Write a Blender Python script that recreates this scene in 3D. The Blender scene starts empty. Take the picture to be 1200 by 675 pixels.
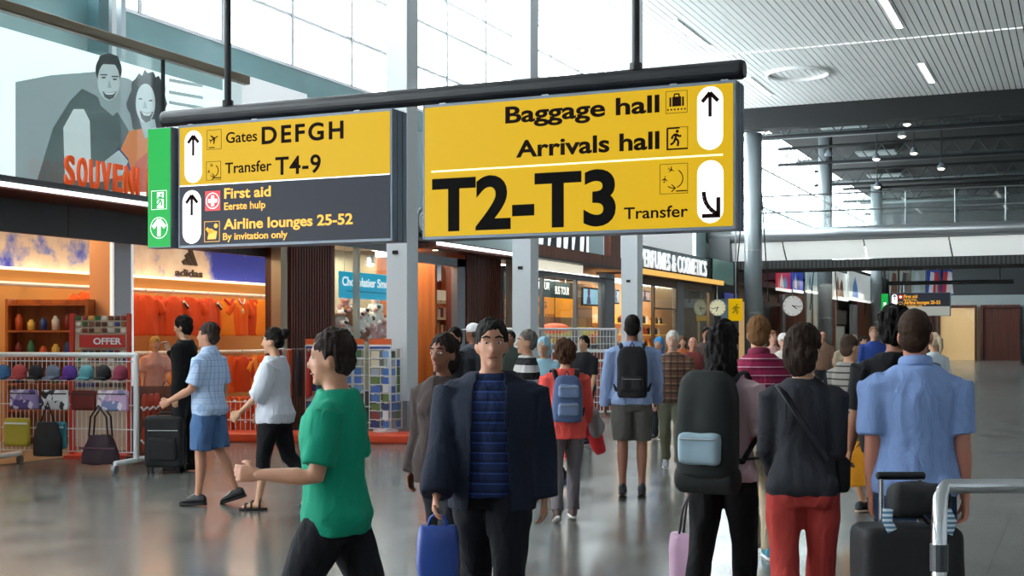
import bpy, bmesh, math, random
from mathutils import Vector, Matrix, noise
R = math.radians
random.seed(7)
scene = bpy.context.scene
COL = scene.collection

# ---------------------------------------------------------------- camera, world, exposure
YAW = R(24.0); FPX = 1500.0; CAMZ = 1.64; HOR = 395.0
SN, CS = math.sin(YAW), math.cos(YAW)
cam_d = bpy.data.cameras.new('camera'); cam = bpy.data.objects.new('camera', cam_d); COL.objects.link(cam)
cam_d.sensor_width = 36.0; cam_d.lens = 36.0 * FPX / 1200.0
cam_d.shift_y = (HOR - 337.5) / 1200.0
cam_d.clip_end = 400
cam.location = (0, 0, CAMZ); cam.rotation_euler = (R(90), 0, YAW)
scene.camera = cam
scene.view_settings.view_transform = 'Standard'; scene.view_settings.look = 'None'
scene.view_settings.gamma = 1.0; scene.view_settings.use_curve_mapping = False
scene.view_settings.exposure = 0.0
w = bpy.data.worlds.new('sky'); scene.world = w; w.use_nodes = True
bg = w.node_tree.nodes['Background']; bg.inputs[0].default_value = (0.93, 0.97, 1.0, 1); bg.inputs[1].default_value = 11.5

def lamp_area(name, loc, sx, sy, power, color=(1, 1, 1), rot=(0, 0, 0)):
    l = bpy.data.lights.new(name, 'AREA'); l.shape = 'RECTANGLE'; l.size = sx; l.size_y = sy
    l.energy = power; l.color = color
    o = bpy.data.objects.new(name, l); COL.objects.link(o); o.location = loc; o.rotation_euler = rot
    return o

# ---------------------------------------------------------------- where things stand
def gd(u, d):                      # ground point at depth d seen in direction u
    lat = (u - 600.0) / FPX * d
    return (-d * SN + lat * CS, d * CS + lat * SN)
def g(u, v):
    return gd(u, FPX * CAMZ / (v - HOR))
def wy(u, X):                      # y on the plane x = X
    t = (u - 600.0) / FPX
    return X * (CS + t * SN) / (t * CS - SN)
def xon(u, Y):                     # x on the plane y = Y
    t = (u - 600.0) / FPX
    return Y * (t * CS - SN) / (CS + t * SN)
def dep(x, y): return -x * SN + y * CS
def zat(v, d): return CAMZ + (HOR - v) / FPX * d

# ---------------------------------------------------------------- materials
def lin(c):
    if isinstance(c, str):
        c = c.lstrip('#'); c = [int(c[i:i+2], 16) / 255 for i in (0, 2, 4)]
    return tuple(((x / 12.92) if x <= .04045 else ((x + .055) / 1.055) ** 2.4) for x in c[:3]) + (1,)
MATS = {}
def mat(name, color, rough=.6, metal=0, emit=0, spec=.5, bump=0, bscale=40, vary=0, vscale=6, coat=0, ecol=None):
    if name in MATS: return MATS[name]
    m = bpy.data.materials.new(name); m.use_nodes = True; nt = m.node_tree; b = nt.nodes['Principled BSDF']
    c = lin(color)
    b.inputs['Base Color'].default_value = c; b.inputs['Roughness'].default_value = rough
    b.inputs['Metallic'].default_value = metal; b.inputs['Specular IOR Level'].default_value = spec
    b.inputs['Coat Weight'].default_value = coat
    if emit:
        b.inputs['Emission Color'].default_value = lin(ecol) if ecol else c; b.inputs['Emission Strength'].default_value = emit
    if vary or bump:
        tc = nt.nodes.new('ShaderNodeTexCoord'); n = nt.nodes.new('ShaderNodeTexNoise')
        nt.links.new(tc.outputs['Object'], n.inputs['Vector'])
        if vary:
            n.inputs['Scale'].default_value = vscale; n.inputs['Detail'].default_value = 4
            mx = nt.nodes.new('ShaderNodeMix'); mx.data_type = 'RGBA'
            mx.inputs[6].default_value = tuple(x * (1 - vary) for x in c[:3]) + (1,)
            mx.inputs[7].default_value = tuple(min(1, x * (1 + vary)) for x in c[:3]) + (1,)
            nt.links.new(n.outputs['Fac'], mx.inputs[0]); nt.links.new(mx.outputs[2], b.inputs['Base Color'])
        if bump:
            n2 = nt.nodes.new('ShaderNodeTexNoise'); n2.inputs['Scale'].default_value = bscale
            nt.links.new(tc.outputs['Object'], n2.inputs['Vector'])
            bp = nt.nodes.new('ShaderNodeBump'); bp.inputs['Strength'].default_value = bump; bp.inputs['Distance'].default_value = .01
            nt.links.new(n2.outputs['Fac'], bp.inputs['Height']); nt.links.new(bp.outputs[0], b.inputs['Normal'])
    MATS[name] = m; return m
def folds(m, s1=.45, s2=.12):
    """cloth: soft drawn-out folds and a fine weave, as bump only"""
    nt = m.node_tree; b = nt.nodes['Principled BSDF']; tc = nt.nodes.new('ShaderNodeTexCoord')
    mp = nt.nodes.new('ShaderNodeMapping'); mp.inputs['Scale'].default_value = (9, 9, 4.5); mp.inputs['Rotation'].default_value = (.3, .5, .2); nt.links.new(tc.outputs['Object'], mp.inputs[0])
    n1 = nt.nodes.new('ShaderNodeTexNoise'); n1.inputs['Scale'].default_value = 1; n1.inputs['Detail'].default_value = 3; n1.inputs['Distortion'].default_value = 1.2; nt.links.new(mp.outputs[0], n1.inputs['Vector'])
    n2 = nt.nodes.new('ShaderNodeTexNoise'); n2.inputs['Scale'].default_value = 260; nt.links.new(tc.outputs['Object'], n2.inputs['Vector'])
    b1 = nt.nodes.new('ShaderNodeBump'); b1.inputs['Strength'].default_value = s1; b1.inputs['Distance'].default_value = .045; nt.links.new(n1.outputs['Fac'], b1.inputs['Height'])
    b2 = nt.nodes.new('ShaderNodeBump'); b2.inputs['Strength'].default_value = s2; b2.inputs['Distance'].default_value = .004; nt.links.new(n2.outputs['Fac'], b2.inputs['Height']); nt.links.new(b1.outputs[0], b2.inputs['Normal'])
    nt.links.new(b2.outputs[0], b.inputs['Normal']); b.inputs['Specular IOR Level'].default_value = .25; return m
FOLDED = set()
def cmat(c, rough=.85):
    if not isinstance(c, str): m = c
    else: m = mat('cloth ' + c, c, rough)
    if m.name not in FOLDED: FOLDED.add(m.name); folds(m)
    return m
def ramp(nt, stops, interp='LINEAR'):
    r = nt.nodes.new('ShaderNodeValToRGB'); cr = r.color_ramp; cr.interpolation = interp
    while len(cr.elements) < len(stops): cr.elements.new(.5)
    for e, (p, c) in zip(cr.elements, stops): e.position = p; e.color = lin(c)
    return r
def stripes(name, stops, period, axis=2, rough=.8, second=None, emit=0, wob=0):
    """repeating bands along an axis of the object; second = (axis, period, colour, width) adds crossing lines"""
    if name in MATS: return MATS[name]
    m = bpy.data.materials.new(name); m.use_nodes = True; nt = m.node_tree; b = nt.nodes['Principled BSDF']
    tc = nt.nodes.new('ShaderNodeTexCoord'); sp = nt.nodes.new('ShaderNodeSeparateXYZ'); nt.links.new(tc.outputs['Object'], sp.inputs[0])
    def frac(ax, per):
        d = nt.nodes.new('ShaderNodeMath'); d.operation = 'DIVIDE'; d.inputs[1].default_value = per; nt.links.new(sp.outputs[ax], d.inputs[0])
        f = nt.nodes.new('ShaderNodeMath'); f.operation = 'FRACT'; nt.links.new(d.outputs[0], f.inputs[0]); return f
    f = frac(axis, period); r = ramp(nt, stops, 'CONSTANT'); nt.links.new(f.outputs[0], r.inputs[0]); out = r.outputs[0]
    if second:
        f2 = frac(second[0], second[1]); lt = nt.nodes.new('ShaderNodeMath'); lt.operation = 'LESS_THAN'; lt.inputs[1].default_value = second[3]
        nt.links.new(f2.outputs[0], lt.inputs[0])
        mx = nt.nodes.new('ShaderNodeMix'); mx.data_type = 'RGBA'; mx.inputs[7].default_value = lin(second[2])
        ml = nt.nodes.new('ShaderNodeMath'); ml.operation = 'MULTIPLY'; ml.inputs[1].default_value = .6; nt.links.new(lt.outputs[0], ml.inputs[0])
        nt.links.new(ml.outputs[0], mx.inputs[0]); nt.links.new(out, mx.inputs[6]); out = mx.outputs[2]
    nt.links.new(out, b.inputs['Base Color']); b.inputs['Roughness'].default_value = rough
    if emit: nt.links.new(out, b.inputs['Emission Color']); b.inputs['Emission Strength'].default_value = emit
    MATS[name] = m; return m
def wood(name, dark, light, scale=14, rough=.4):
    if name in MATS: return MATS[name]
    m = bpy.data.materials.new(name); m.use_nodes = True; nt = m.node_tree; b = nt.nodes['Principled BSDF']
    tc = nt.nodes.new('ShaderNodeTexCoord'); mp = nt.nodes.new('ShaderNodeMapping'); mp.inputs['Scale'].default_value = (scale, scale, .35)
    n = nt.nodes.new('ShaderNodeTexNoise'); n.inputs['Scale'].default_value = 1; n.inputs['Detail'].default_value = 3
    nt.links.new(tc.outputs['Object'], mp.inputs[0]); nt.links.new(mp.outputs[0], n.inputs['Vector'])
    r = ramp(nt, [(.3, dark), (.7, light)]); nt.links.new(n.outputs['Fac'], r.inputs[0]); nt.links.new(r.outputs[0], b.inputs['Base Color'])
    b.inputs['Roughness'].default_value = rough; MATS[name] = m; return m
def glass(name, tint=(.86, .95, .95), refl=.12, rough=.02):
    if name in MATS: return MATS[name]
    m = bpy.data.materials.new(name); m.use_nodes = True; nt = m.node_tree
    nt.nodes.remove(nt.nodes['Principled BSDF']); out = nt.nodes['Material Output']
    tr = nt.nodes.new('ShaderNodeBsdfTransparent'); tr.inputs[0].default_value = tint + (1,)
    gl = nt.nodes.new('ShaderNodeBsdfGlossy'); gl.inputs['Roughness'].default_value = rough
    fr = nt.nodes.new('ShaderNodeLayerWeight'); fr.inputs[0].default_value = .5
    pw = nt.nodes.new('ShaderNodeMath'); pw.operation = 'POWER'; pw.inputs[1].default_value = 5; nt.links.new(fr.outputs['Facing'], pw.inputs[0])
    ad = nt.nodes.new('ShaderNodeMath'); ad.operation = 'MULTIPLY_ADD'; ad.inputs[1].default_value = .6; ad.inputs[2].default_value = .02 + refl * .15; nt.links.new(pw.outputs[0], ad.inputs[0])
    mx = nt.nodes.new('ShaderNodeMixShader'); nt.links.new(ad.outputs[0], mx.inputs[0]); nt.links.new(tr.outputs[0], mx.inputs[1]); nt.links.new(gl.outputs[0], mx.inputs[2])
    nt.links.new(mx.outputs[0], out.inputs[0]); MATS[name] = m; return m

# ---------------------------------------------------------------- mesh building
class MB:
    def __init__(s): s.bm = bmesh.new()
    def _mi(s, faces, mi):
        for f in faces: f.material_index = mi
    def box(s, c, size, mi=0, rot=None, bevel=0, seg=2):
        r = bmesh.ops.create_cube(s.bm, size=1.0); vs = r['verts']
        M = Matrix.Translation(Vector(c)) @ (rot.to_4x4() if rot is not None else Matrix.Identity(4)) @ Matrix.Diagonal((*size, 1))
        bmesh.ops.transform(s.bm, matrix=M, verts=vs)
        fs = set(f for v in vs for f in v.link_faces)
        if bevel:
            es = set(e for v in vs for e in v.link_edges)
            rb = bmesh.ops.bevel(s.bm, geom=list(es), offset=bevel, segments=seg, profile=.5, affect='EDGES', clamp_overlap=True)
            fs = set(f for v in vs if v.is_valid for f in v.link_faces) | set(rb['faces'])
        s._mi(fs, mi); return s
    def b2(s, x0, x1, y0, y1, z0, z1, mi=0, bevel=0):
        return s.box(((x0+x1)/2, (y0+y1)/2, (z0+z1)/2), (abs(x1-x0), abs(y1-y0), abs(z1-z0)), mi, None, bevel)
    def rings(s, rings, mi=0, cap=True):
        bm = s.bm; vr = [[bm.verts.new(p) for p in r] for r in rings]; fs = []
        n = len(vr[0])
        for a, b in zip(vr, vr[1:]):
            for i in range(n):
                j = (i + 1) % n
                fs.append(bm.faces.new((a[i], a[j], b[j], b[i])))
        if cap:
            fs.append(bm.faces.new(list(reversed(vr[0])))); fs.append(bm.faces.new(vr[-1]))
        s._mi(fs, mi); return s
    def tube(s, pts, rad, n=8, mi=0, ref=(1, 0, 0), ends=0):
        """loft along pts; rad = number, list of numbers or list of (ru, rv); ends>0 rounds the ends"""
        P = [Vector(p) for p in pts]; k = len(P)
        if not isinstance(rad, (list, tuple)): rad = [rad] * k
        rad = [(r, r) if not isinstance(r, (list, tuple)) else r for r in rad]
        T = []
        for i in range(k):
            t = (P[min(i+1, k-1)] - P[max(i-1, 0)]); T.append(t.normalized() if t.length > 1e-9 else Vector((0, 0, 1)))
        if ends:
            a, b = P[0] - T[0] * rad[0][0] * ends, P[-1] + T[-1] * rad[-1][0] * ends
            P = [a, P[0] - T[0] * rad[0][0] * ends * .6] + P + [P[-1] + T[-1] * rad[-1][0] * ends * .6, b]
            T = [T[0], T[0]] + T + [T[-1], T[-1]]
            rad = [tuple(x * .25 for x in rad[0]), tuple(x * .8 for x in rad[0])] + rad + [tuple(x * .8 for x in rad[-1]), tuple(x * .25 for x in rad[-1])]
        rings = []; u = None
        for p, t, r in zip(P, T, rad):
            if u is None:
                rf = Vector(ref)
                if abs(rf.normalized().dot(t)) > .95: rf = Vector((0, 1, 0)) if abs(t.y) < .9 else Vector((0, 0, 1))
                u = (rf - t * rf.dot(t)).normalized()
            else:
                u = (u - t * u.dot(t)).normalized()
            v = t.cross(u)
            rings.append([p + u * (r[0] * math.cos(2*math.pi*i/n)) + v * (r[1] * math.sin(2*math.pi*i/n)) for i in range(n)])
        return s.rings(rings, mi)
    def ell(s, c, r, mi=0, rot=None, seg=14, ringsn=9):
        if not isinstance(r, (list, tuple)): r = (r, r, r)
        q = bmesh.ops.create_uvsphere(s.bm, u_segments=seg, v_segments=ringsn, radius=1.0); vs = q['verts']
        M = Matrix.Translation(Vector(c)) @ (rot.to_4x4() if rot is not None else Matrix.Identity(4)) @ Matrix.Diagonal((*r, 1))
        bmesh.ops.transform(s.bm, matrix=M, verts=vs); s._mi(set(f for v in vs for f in v.link_faces), mi); return s
    def prism(s, poly, fn, d0, d1, mi=0):
        """poly 2-D, fn(a, b, d) -> point; extruded from d0 to d1"""
        A = [s.bm.verts.new(fn(a, b, d0)) for a, b in poly]; B = [s.bm.verts.new(fn(a, b, d1)) for a, b in poly]
        fs = [s.bm.faces.new(list(reversed(A))), s.bm.faces.new(B)]; n = len(poly)
        for i in range(n):
            j = (i + 1) % n; fs.append(s.bm.faces.new((A[i], A[j], B[j], B[i])))
        s._mi(fs, mi); return s
    def xf(s, M):
        bmesh.ops.transform(s.bm, matrix=M, verts=s.bm.verts[:]); return s
    def mesh(s, name, mats, smooth=False, recalc=True):
        if recalc: bmesh.ops.recalc_face_normals(s.bm, faces=s.bm.faces[:])
        me = bpy.data.meshes.new(name); s.bm.to_mesh(me); s.bm.free()
        for m in (mats if isinstance(mats, (list, tuple)) else [mats]): me.materials.append(m)
        if smooth: me.shade_smooth()
        return me
    def build(s, name, mats, parent=None, loc=(0, 0, 0), rz=0, smooth=False):
        return link(name, s.mesh(name, mats, smooth), parent, loc, rz)
def link(name, me, parent=None, loc=(0, 0, 0), rz=0):
    o = bpy.data.objects.new(name, me); COL.objects.link(o); o.location = loc; o.rotation_euler = (0, 0, rz)
    if parent is not None: o.parent = parent
    return o
def tag(o, label, cat, group=None, kind=None):
    o['label'] = label; o['category'] = cat
    if group: o['group'] = group
    if kind: o['kind'] = kind
    return o
def thing(name, label, cat, loc=(0, 0, 0), rz=0, group=None):
    o = bpy.data.objects.new(name, None); COL.objects.link(o); o.location = loc; o.rotation_euler = (0, 0, rz)
    o.empty_display_size = .1
    return tag(o, label, cat, group)
def struct(o): o['kind'] = 'structure'; return o
def dup(o, loc=None, rz=None, label=None, parent=None):
    c = o.copy(); COL.objects.link(c)
    if loc is not None: c.location = loc
    if rz is not None: c.rotation_euler = (0, 0, rz)
    if label: c['label'] = label
    if parent is not None: c.parent = parent
    for ch in list(o.children): dup(ch, parent=c)
    return c
def remesh(mb, voxel, it=4, fac=.5):
    me = mb.mesh('tmp', [])
    ob = bpy.data.objects.new('tmp', me); COL.objects.link(ob)
    m = ob.modifiers.new('r', 'REMESH'); m.mode = 'VOXEL'; m.voxel_size = voxel; m.use_smooth_shade = True
    if it:
        sm = ob.modifiers.new('s', 'SMOOTH'); sm.factor = fac; sm.iterations = it
    dg = bpy.context.evaluated_depsgraph_get(); ev = ob.evaluated_get(dg)
    out = bpy.data.meshes.new_from_object(ev); bpy.data.objects.remove(ob); bpy.data.meshes.remove(me)
    out.shade_smooth(); return out
def wrinkle(me, amp, scale, seed=0, stretch=(1, 1, .5)):
    off = Vector((seed * 7.3, seed * 3.1, 0))
    ns = [v.normal.copy() for v in me.vertices]
    for v, n in zip(me.vertices, ns):
        q = Vector((v.co.x * stretch[0], v.co.y * stretch[1], v.co.z * stretch[2])) * scale + off
        v.co += n * (noise.noise(q) * amp)
    return me
def text_mesh(s, bold=0.0, extr=0.0, spacing=1.0):
    cu = bpy.data.curves.new('t', 'FONT'); cu.body = s; cu.size = 1; cu.offset = bold; cu.extrude = extr; cu.space_character = spacing
    cu.resolution_u = 5
    ob = bpy.data.objects.new('t', cu); COL.objects.link(ob)
    dg = bpy.context.evaluated_depsgraph_get(); me = bpy.data.meshes.new_from_object(ob.evaluated_get(dg))
    bpy.data.objects.remove(ob); bpy.data.curves.remove(cu); return me
def cap_h(bold):
    m = text_mesh('H', bold); h = max(v.co.y for v in m.vertices) - min(v.co.y for v in m.vertices); b = min(v.co.y for v in m.vertices)
    return b, h
def lettering(s, x0, x1, zb, cap, fn, material, parent, bold=.01, extr=.002, spacing=1.0, name='lettering'):
    """text filling x0..x1 with baseline zb and capital height cap; fn(x, z, d) -> point (d outwards)"""
    me = text_mesh(s, bold, 1.0, spacing); b, h = cap_h(bold)
    xa = min(v.co.x for v in me.vertices); xb = max(v.co.x for v in me.vertices)
    for v in me.vertices:
        v.co = Vector(fn(x0 + (v.co.x - xa) / (xb - xa) * (x1 - x0), zb + (v.co.y - b) / h * cap, extr * v.co.z))
    bm = bmesh.new(); bm.from_mesh(me); bmesh.ops.recalc_face_normals(bm, faces=bm.faces[:]); bm.to_mesh(me); bm.free()
    me.materials.clear(); me.materials.append(material)
    return link(name, me, parent)
def circle(cx, cy, r, n=24, a0=0, a1=360):
    return [(cx + r * math.cos(R(a0 + (a1 - a0) * i / (n if a1 - a0 >= 360 else n - 1))), cy + r * math.sin(R(a0 + (a1 - a0) * i / (n if a1 - a0 >= 360 else n - 1)))) for i in range(n)]

# ---------------------------------------------------------------- common materials
M_white = mat('white paint', '#e9edf0', .5)
M_pillar = mat('pillar white', '#dfe5ea', .35)
M_black = mat('black metal', '#101218', .4)
M_dgrey = mat('dark grey panel', '#3d4044', .45)
M_grey = mat('grey metal', '#7b838c', .4, metal=.3)
M_steel = mat('brushed steel', '#a9adb1', .3, metal=.9)
M_chrome = mat('chrome', '#d5d8db', .12, metal=1)
M_woodred = wood('red brown wood slats', '#3a1710', '#6b2f1c')
M_woodor = wood('orange brown wood', '#8a4418', '#b4642a', 8)
M_woodbr = wood('brown wood beam', '#5a2f20', '#7c4630', 10)
M_glass = glass('clear glass', (.96, .985, .985))
M_glass2 = glass('greenish glass', (.90, .96, .955), .25)
# ================================================================ THE HALL
XS, XW, ZC, YE = -12.6, -14.0, 10.4, 48.5       # shop line, upper window wall, ceiling height, end of the slatted ceiling
YF = 96.0
# --- floor
def floor_mat():
    m = bpy.data.materials.new('grey floor tiles'); m.use_nodes = True; nt = m.node_tree; b = nt.nodes['Principled BSDF']
    tc = nt.nodes.new('ShaderNodeTexCoord'); br = nt.nodes.new('ShaderNodeTexBrick')
    br.offset = 0; br.inputs['Scale'].default_value = 1; br.inputs['Brick Width'].default_value = .6; br.inputs['Row Height'].default_value = .6
    br.inputs['Mortar Size'].default_value = .008; br.inputs['Mortar Smooth'].default_value = .3
    br.inputs['Color1'].default_value = lin('#6a6a66'); br.inputs['Color2'].default_value = lin('#72726e'); br.inputs['Mortar'].default_value = lin('#454442')
    nt.links.new(tc.outputs['Object'], br.inputs['Vector']); nt.links.new(br.outputs['Color'], b.inputs['Base Color'])
    n = nt.nodes.new('ShaderNodeTexNoise'); n.inputs['Scale'].default_value = 1.3; n.inputs['Detail'].default_value = 5; nt.links.new(tc.outputs['Object'], n.inputs['Vector'])
    r = ramp(nt, [(.3, '#6a6a6a'), (.7, '#8a8a8a')]); nt.links.new(n.outputs['Fac'], r.inputs[0]); nt.links.new(r.outputs[0], b.inputs['Roughness'])
    b.inputs['Specular IOR Level'].default_value = .6
    return m
struct(MB().b2(-16.5, 14, -8, YF + 1, -.2, 0).build('floor', floor_mat()))
M_shopfloor = mat('shop floor oak', '#8d7358', .4, vary=.15)
# --- upper window wall
def window_wall(name, y0, y1, z0, z1, rows, pitch, ph):
    mb = MB(); ys = []
    y = ph
    while y > y0: y -= pitch
    while y < y1 + .01:
        if y >= y0: ys.append(y)
        y += pitch
    for y in ys: mb.b2(XW - .06, XW + .06, y - .045, y + .045, z0, z1)
    for z in [z0] + rows + [z1]: mb.b2(XW - .06, XW + .05, y0, y1, z - .03, z + .03)
    for y in ys: mb.b2(XW + .0601, XW + .066, y - .058, y - .046, z0, z1, 1)
    for z in rows: mb.b2(XW + .0501, XW + .056, y0, y1, z + .031, z + .043, 1)
    o = struct(mb.build(name, [M_white, mat('window gasket', '#20282c', .6)]))
    struct(MB().b2(XW - .015, XW + .015, y0, y1, z0, z1).build('glass_pane', M_glass, o))
    return o
window_wall('window_1', -8, YE, 6.88, ZC, [7.85, 8.92, 9.69], 2.2, 18.7)
window_wall('window_2', YE + .9, YF, 6.0, 11.6, [7.85, 9.7], 3.2, 50.5)
M_teal = mat('teal spandrel glass', '#7fa3a6', .15, vary=.12, vscale=1.5)
mb = MB().b2(XW - .2, XW, -8, YE, 3.6, 6.4, 1).b2(XW - .1, XW + .03, -8, YE, 6.4, 6.85, 0)
mb.b2(XW - .2, XW, YE + .9, YF, 3.6, 5.97, 1)
struct(mb.build('wall_left', [M_teal, mat('upper wall pale grey green', '#9db3b4', .4)]))
for i, (u, wd, X) in enumerate(((115, .22, -13.75), (131, .1, -13.75), (142, .1, -13.75))):
    y = wy(u, X); struct(MB().b2(X - wd/2, X + wd/2, y - wd/2, y + wd/2, 6.0, ZC, 0).build('trim_%d' % (i + 1), [mat('teal painted post', '#4d7076', .4), M_white, mat('pale post', '#c3ced4', .4)][i]))
# --- slatted ceiling (two fields with a dark joint between them)
M_slat = mat('pale ceiling slats', '#f2f4f4', .45); M_void = mat('dark ceiling void', '#3c4143', .9)
def slats(name, y0, y1):
    mb = MB(); x = XW + .1
    while x < 14:
        mb.b2(x, x + .168, y0, y1, ZC, ZC + .04, 0); x += .2
    mb.b2(XW, 14, y0, y1, ZC + .12, ZC + .2, 1)
    return struct(mb.build(name, [M_slat, M_void]))
slats('ceiling', -8, 38.9); slats('ceiling_far', 39.05, YE)
M_dark = mat('dark roof steel', '#14181a', .7); M_dark2 = mat('dark roof deck', '#0b0c0d', .9)
struct(MB().b2(XW, 14, YE, YF + 1, 11.7, 11.9).build('ceiling_dark', M_dark2))
struct(MB().b2(XW, 14, YE, YE + .8, 9.6, 11.7).b2(XW, 14, YE + .8, YE + .86, 9.95, 10.1).build('trim_4', M_dark))
# --- right, back and far end walls; unseen right and back kept solid to cut light
M_plain = mat('plain wall', '#c9cdd0', .7)
struct(MB().b2(14, 14.2, -8, YF, 0, 11.7).build('wall_right_unseen', M_plain))
struct(MB().b2(-16.5, 14, -8.2, -8, 0, 11).build('wall_back_unseen', M_plain))
struct(MB().b2(XW, 14, YF, YF + .3, 0, 4.6).b2(XW, 14, YF, YF + .3, 4.601, 11.7, 1).build('wall_end', [mat('far wall', '#8f9a9c', .6), mat('far dark upper wall', '#2a3032', .7)]))
# --- ceiling luminaires
M_tube = mat('ceiling lamp strip', '#ffffff', .5, emit=4.0)
n = 0
for X, off in ((-4.7, 0), (-10.3, 0), (.9, 0)):
    for Y in (10.3, 18.8, 27.3, 35.8, 44.3):
        if X > 0 and Y < 30: continue
        nm = {-4.7: 'right', -10.3: 'left', .9: 'far right'}[X]
        od = {10.3: 'nearest', 18.8: 'second', 27.3: 'third', 35.8: 'fourth', 44.3: 'farthest'}[Y]
        o = thing('ceiling_light', 'long white strip light in the slatted ceiling, %s of the %s row' % (od, nm), 'ceiling light', (X, Y, ZC), 0, 'strip lights in the slatted ceiling')
        MB().b2(-.12, .12, -1.7, 1.7, -.03, -.001).build('housing', M_white, o)
        MB().b2(-.09, .09, -1.66, 1.66, -.045, -.0305).build('diffuser', M_tube, o)
o = thing('ceiling_access_ring', 'pale oval ring fitting set in the slatted ceiling near its end', 'ceiling fitting', (-8.6, 42.6, ZC - .002))
q = [(1.0 * math.cos(2*math.pi*i/32), 1.0 * math.sin(2*math.pi*i/32), -.03) for i in range(33)]
MB().tube(q, .07, 8).build('rim', M_slat, o)
# --- square white pillars along the shops
def pillar(u_corner, X1, wd, lab, guard=False):
    y0 = wy(u_corner, X1)
    o = thing('pillar', lab, 'pillar', (X1 - wd / 2, y0 + wd / 2, 0)); h = wd / 2
    MB().b2(-h, h, -h, h, 0, ZC - .001, 0, .012).build('shaft', M_pillar, o)
    MB().b2(-h - .008, h + .008, -h - .008, h + .008, 0, .62).build('kick_guard', M_steel, o)
    MB().box((h * .0 - .02, -h - .012, 3.0), (.1, .024, .06), 0, None, .008).build('sensor', M_black, o)
    return o
pillar(477, -9.85, .38, 'white square pillar rising beside the revolving postcard stands')
pillar(622, -9.85, .40, 'white square pillar below the left end of the baggage hall sign')
pillar(747, -9.85, .42, 'white square pillar beside the perfumes shop')
# --- round grey columns of the far hall
M_col = mat('grey round column', '#8e999d', .35, metal=.2)
for i, (Y, lab) in enumerate(((49.6, 'nearest round grey column beside the yellow wall sign'), (65.0, 'second round grey column beyond the footbridge'),
                              (82.5, 'third and farthest round grey column under the dark roof'))):
    o = thing('column', lab, 'column', (-11.75, Y, 0))
    top = 9.6 if i == 0 else 11.7
    MB().tube([(0, 0, 0), (0, 0, top)], .34, 28).build('shaft', M_col, o, smooth=False).data.shade_smooth()
    MB().tube([(0, 0, 5.0), (0, 0, 5.06)], .352, 28).tube([(0, 0, 2.55), (0, 0, 2.62)], .35, 28).build('band', M_steel, o)
    mb = MB()
    for sx in (-.36, .36): mb.tube([(sx, -.1, 7.2), (sx * 1.9, -.35, 3.0)], .025, 6)
    if True: mb.build('drain_cable', M_dark, o)
# --- footbridge
BY0, BY1 = 51.0, 54.5
o = thing('footbridge', 'white panelled footbridge crossing the hall with a glass balustrade', 'footbridge', (0, BY0, 0))
MB().b2(XW + .01, 13.9, .3, 3.5, 5.4, 5.6).build('deck', M_grey, o)
MB().tube([(XW + .01, .1, 5.72), (13.9, .1, 5.72)], (.26), 20).build('edge_beam', mat('bridge edge beam', '#8a8f92', .3, metal=.5), o, smooth=True)
mp = mat('white lit bridge panel', '#f4f6f2', .4, emit=.25)
x = XW + .05; first = True
while x < 13.5:
    def pf(a, b, d): return (a + (0.18 if b > .5 else -.18) * 0, .12 + d + (1 - b) * .22, 4.72 + b * .72)
    MB().prism([(x, 0), (x + 3.1, 0), (x + 3.1 - .12, 1), (x - .12, 1)], pf, 0, .05).build('lit_panel', mp, o); x += 3.16
MB().b2(XW + .01, 13.9, .36, 3.5, 4.38, 4.7).build('soffit', stripes('perforated soffit', [(0, '#4a4c4b'), (.5, '#2c2e2e')], .16, 0), o)
mb = MB()
for z in (6.62, 7.28): mb.tube([(XW + .01, .15, z), (13.9, .15, z)], .03, 8)
for k in range(16):
    x = XW + .6 + k * 1.8; mb.tube([(x, .15, 5.9), (x, .15, 7.28)], .02, 6)
mb.build('handrail', M_steel, o)
MB().b2(XW + .02, 13.9, .2, .215, 5.98, 7.2).build('glass_balustrade', M_glass2, o)
# --- roof trusses, pipes and spotlights below the dark roof
k = 0
tl = ['nearest dark lattice truss under the dark roof', 'second dark lattice truss under the dark roof', 'third dark lattice truss under the dark roof', 'fourth dark lattice truss, deep under the dark roof', 'farthest dark lattice truss under the dark roof']
for Y in (55, 64, 73.5, 83, 92):
    o = thing('roof_truss', tl[k], 'truss', (0, Y, 10.6), 0, 'roof trusses'); k += 1
    MB().tube([(XW + .1, 0, .45), (13.9, 0, .45)], .08, 8).tube([(XW + .1, 0, -.35), (13.9, 0, -.35)], .08, 8).build('chord', M_dark, o)
    mb = MB(); x = XW + .2; s = 1
    while x < 13:
        mb.tube([(x, 0, -.35 * s), (x + .55, 0, .4 * s)], .03, 5); x += .55; s = -s
    mb.build('lattice', mat('lattice grey', '#343b3d', .6), o)
    if k > 1: continue
for i, (Y, z) in enumerate(((59, 10.9), (68.5, 10.9), (78, 10.9), (90, 10.9))):
    tag(MB().tube([(XW + .1, 0, 0), (13.9, 0, 0)], .16, 12).build('service_pipe', mat('grey service pipe', '#3c4446', .5), None, (0, Y, z), smooth=True),
        '%s grey service pipe running across under the dark roof' % ['nearest', 'second', 'third', 'farthest'][i], 'pipe', 'service pipes')
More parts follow.
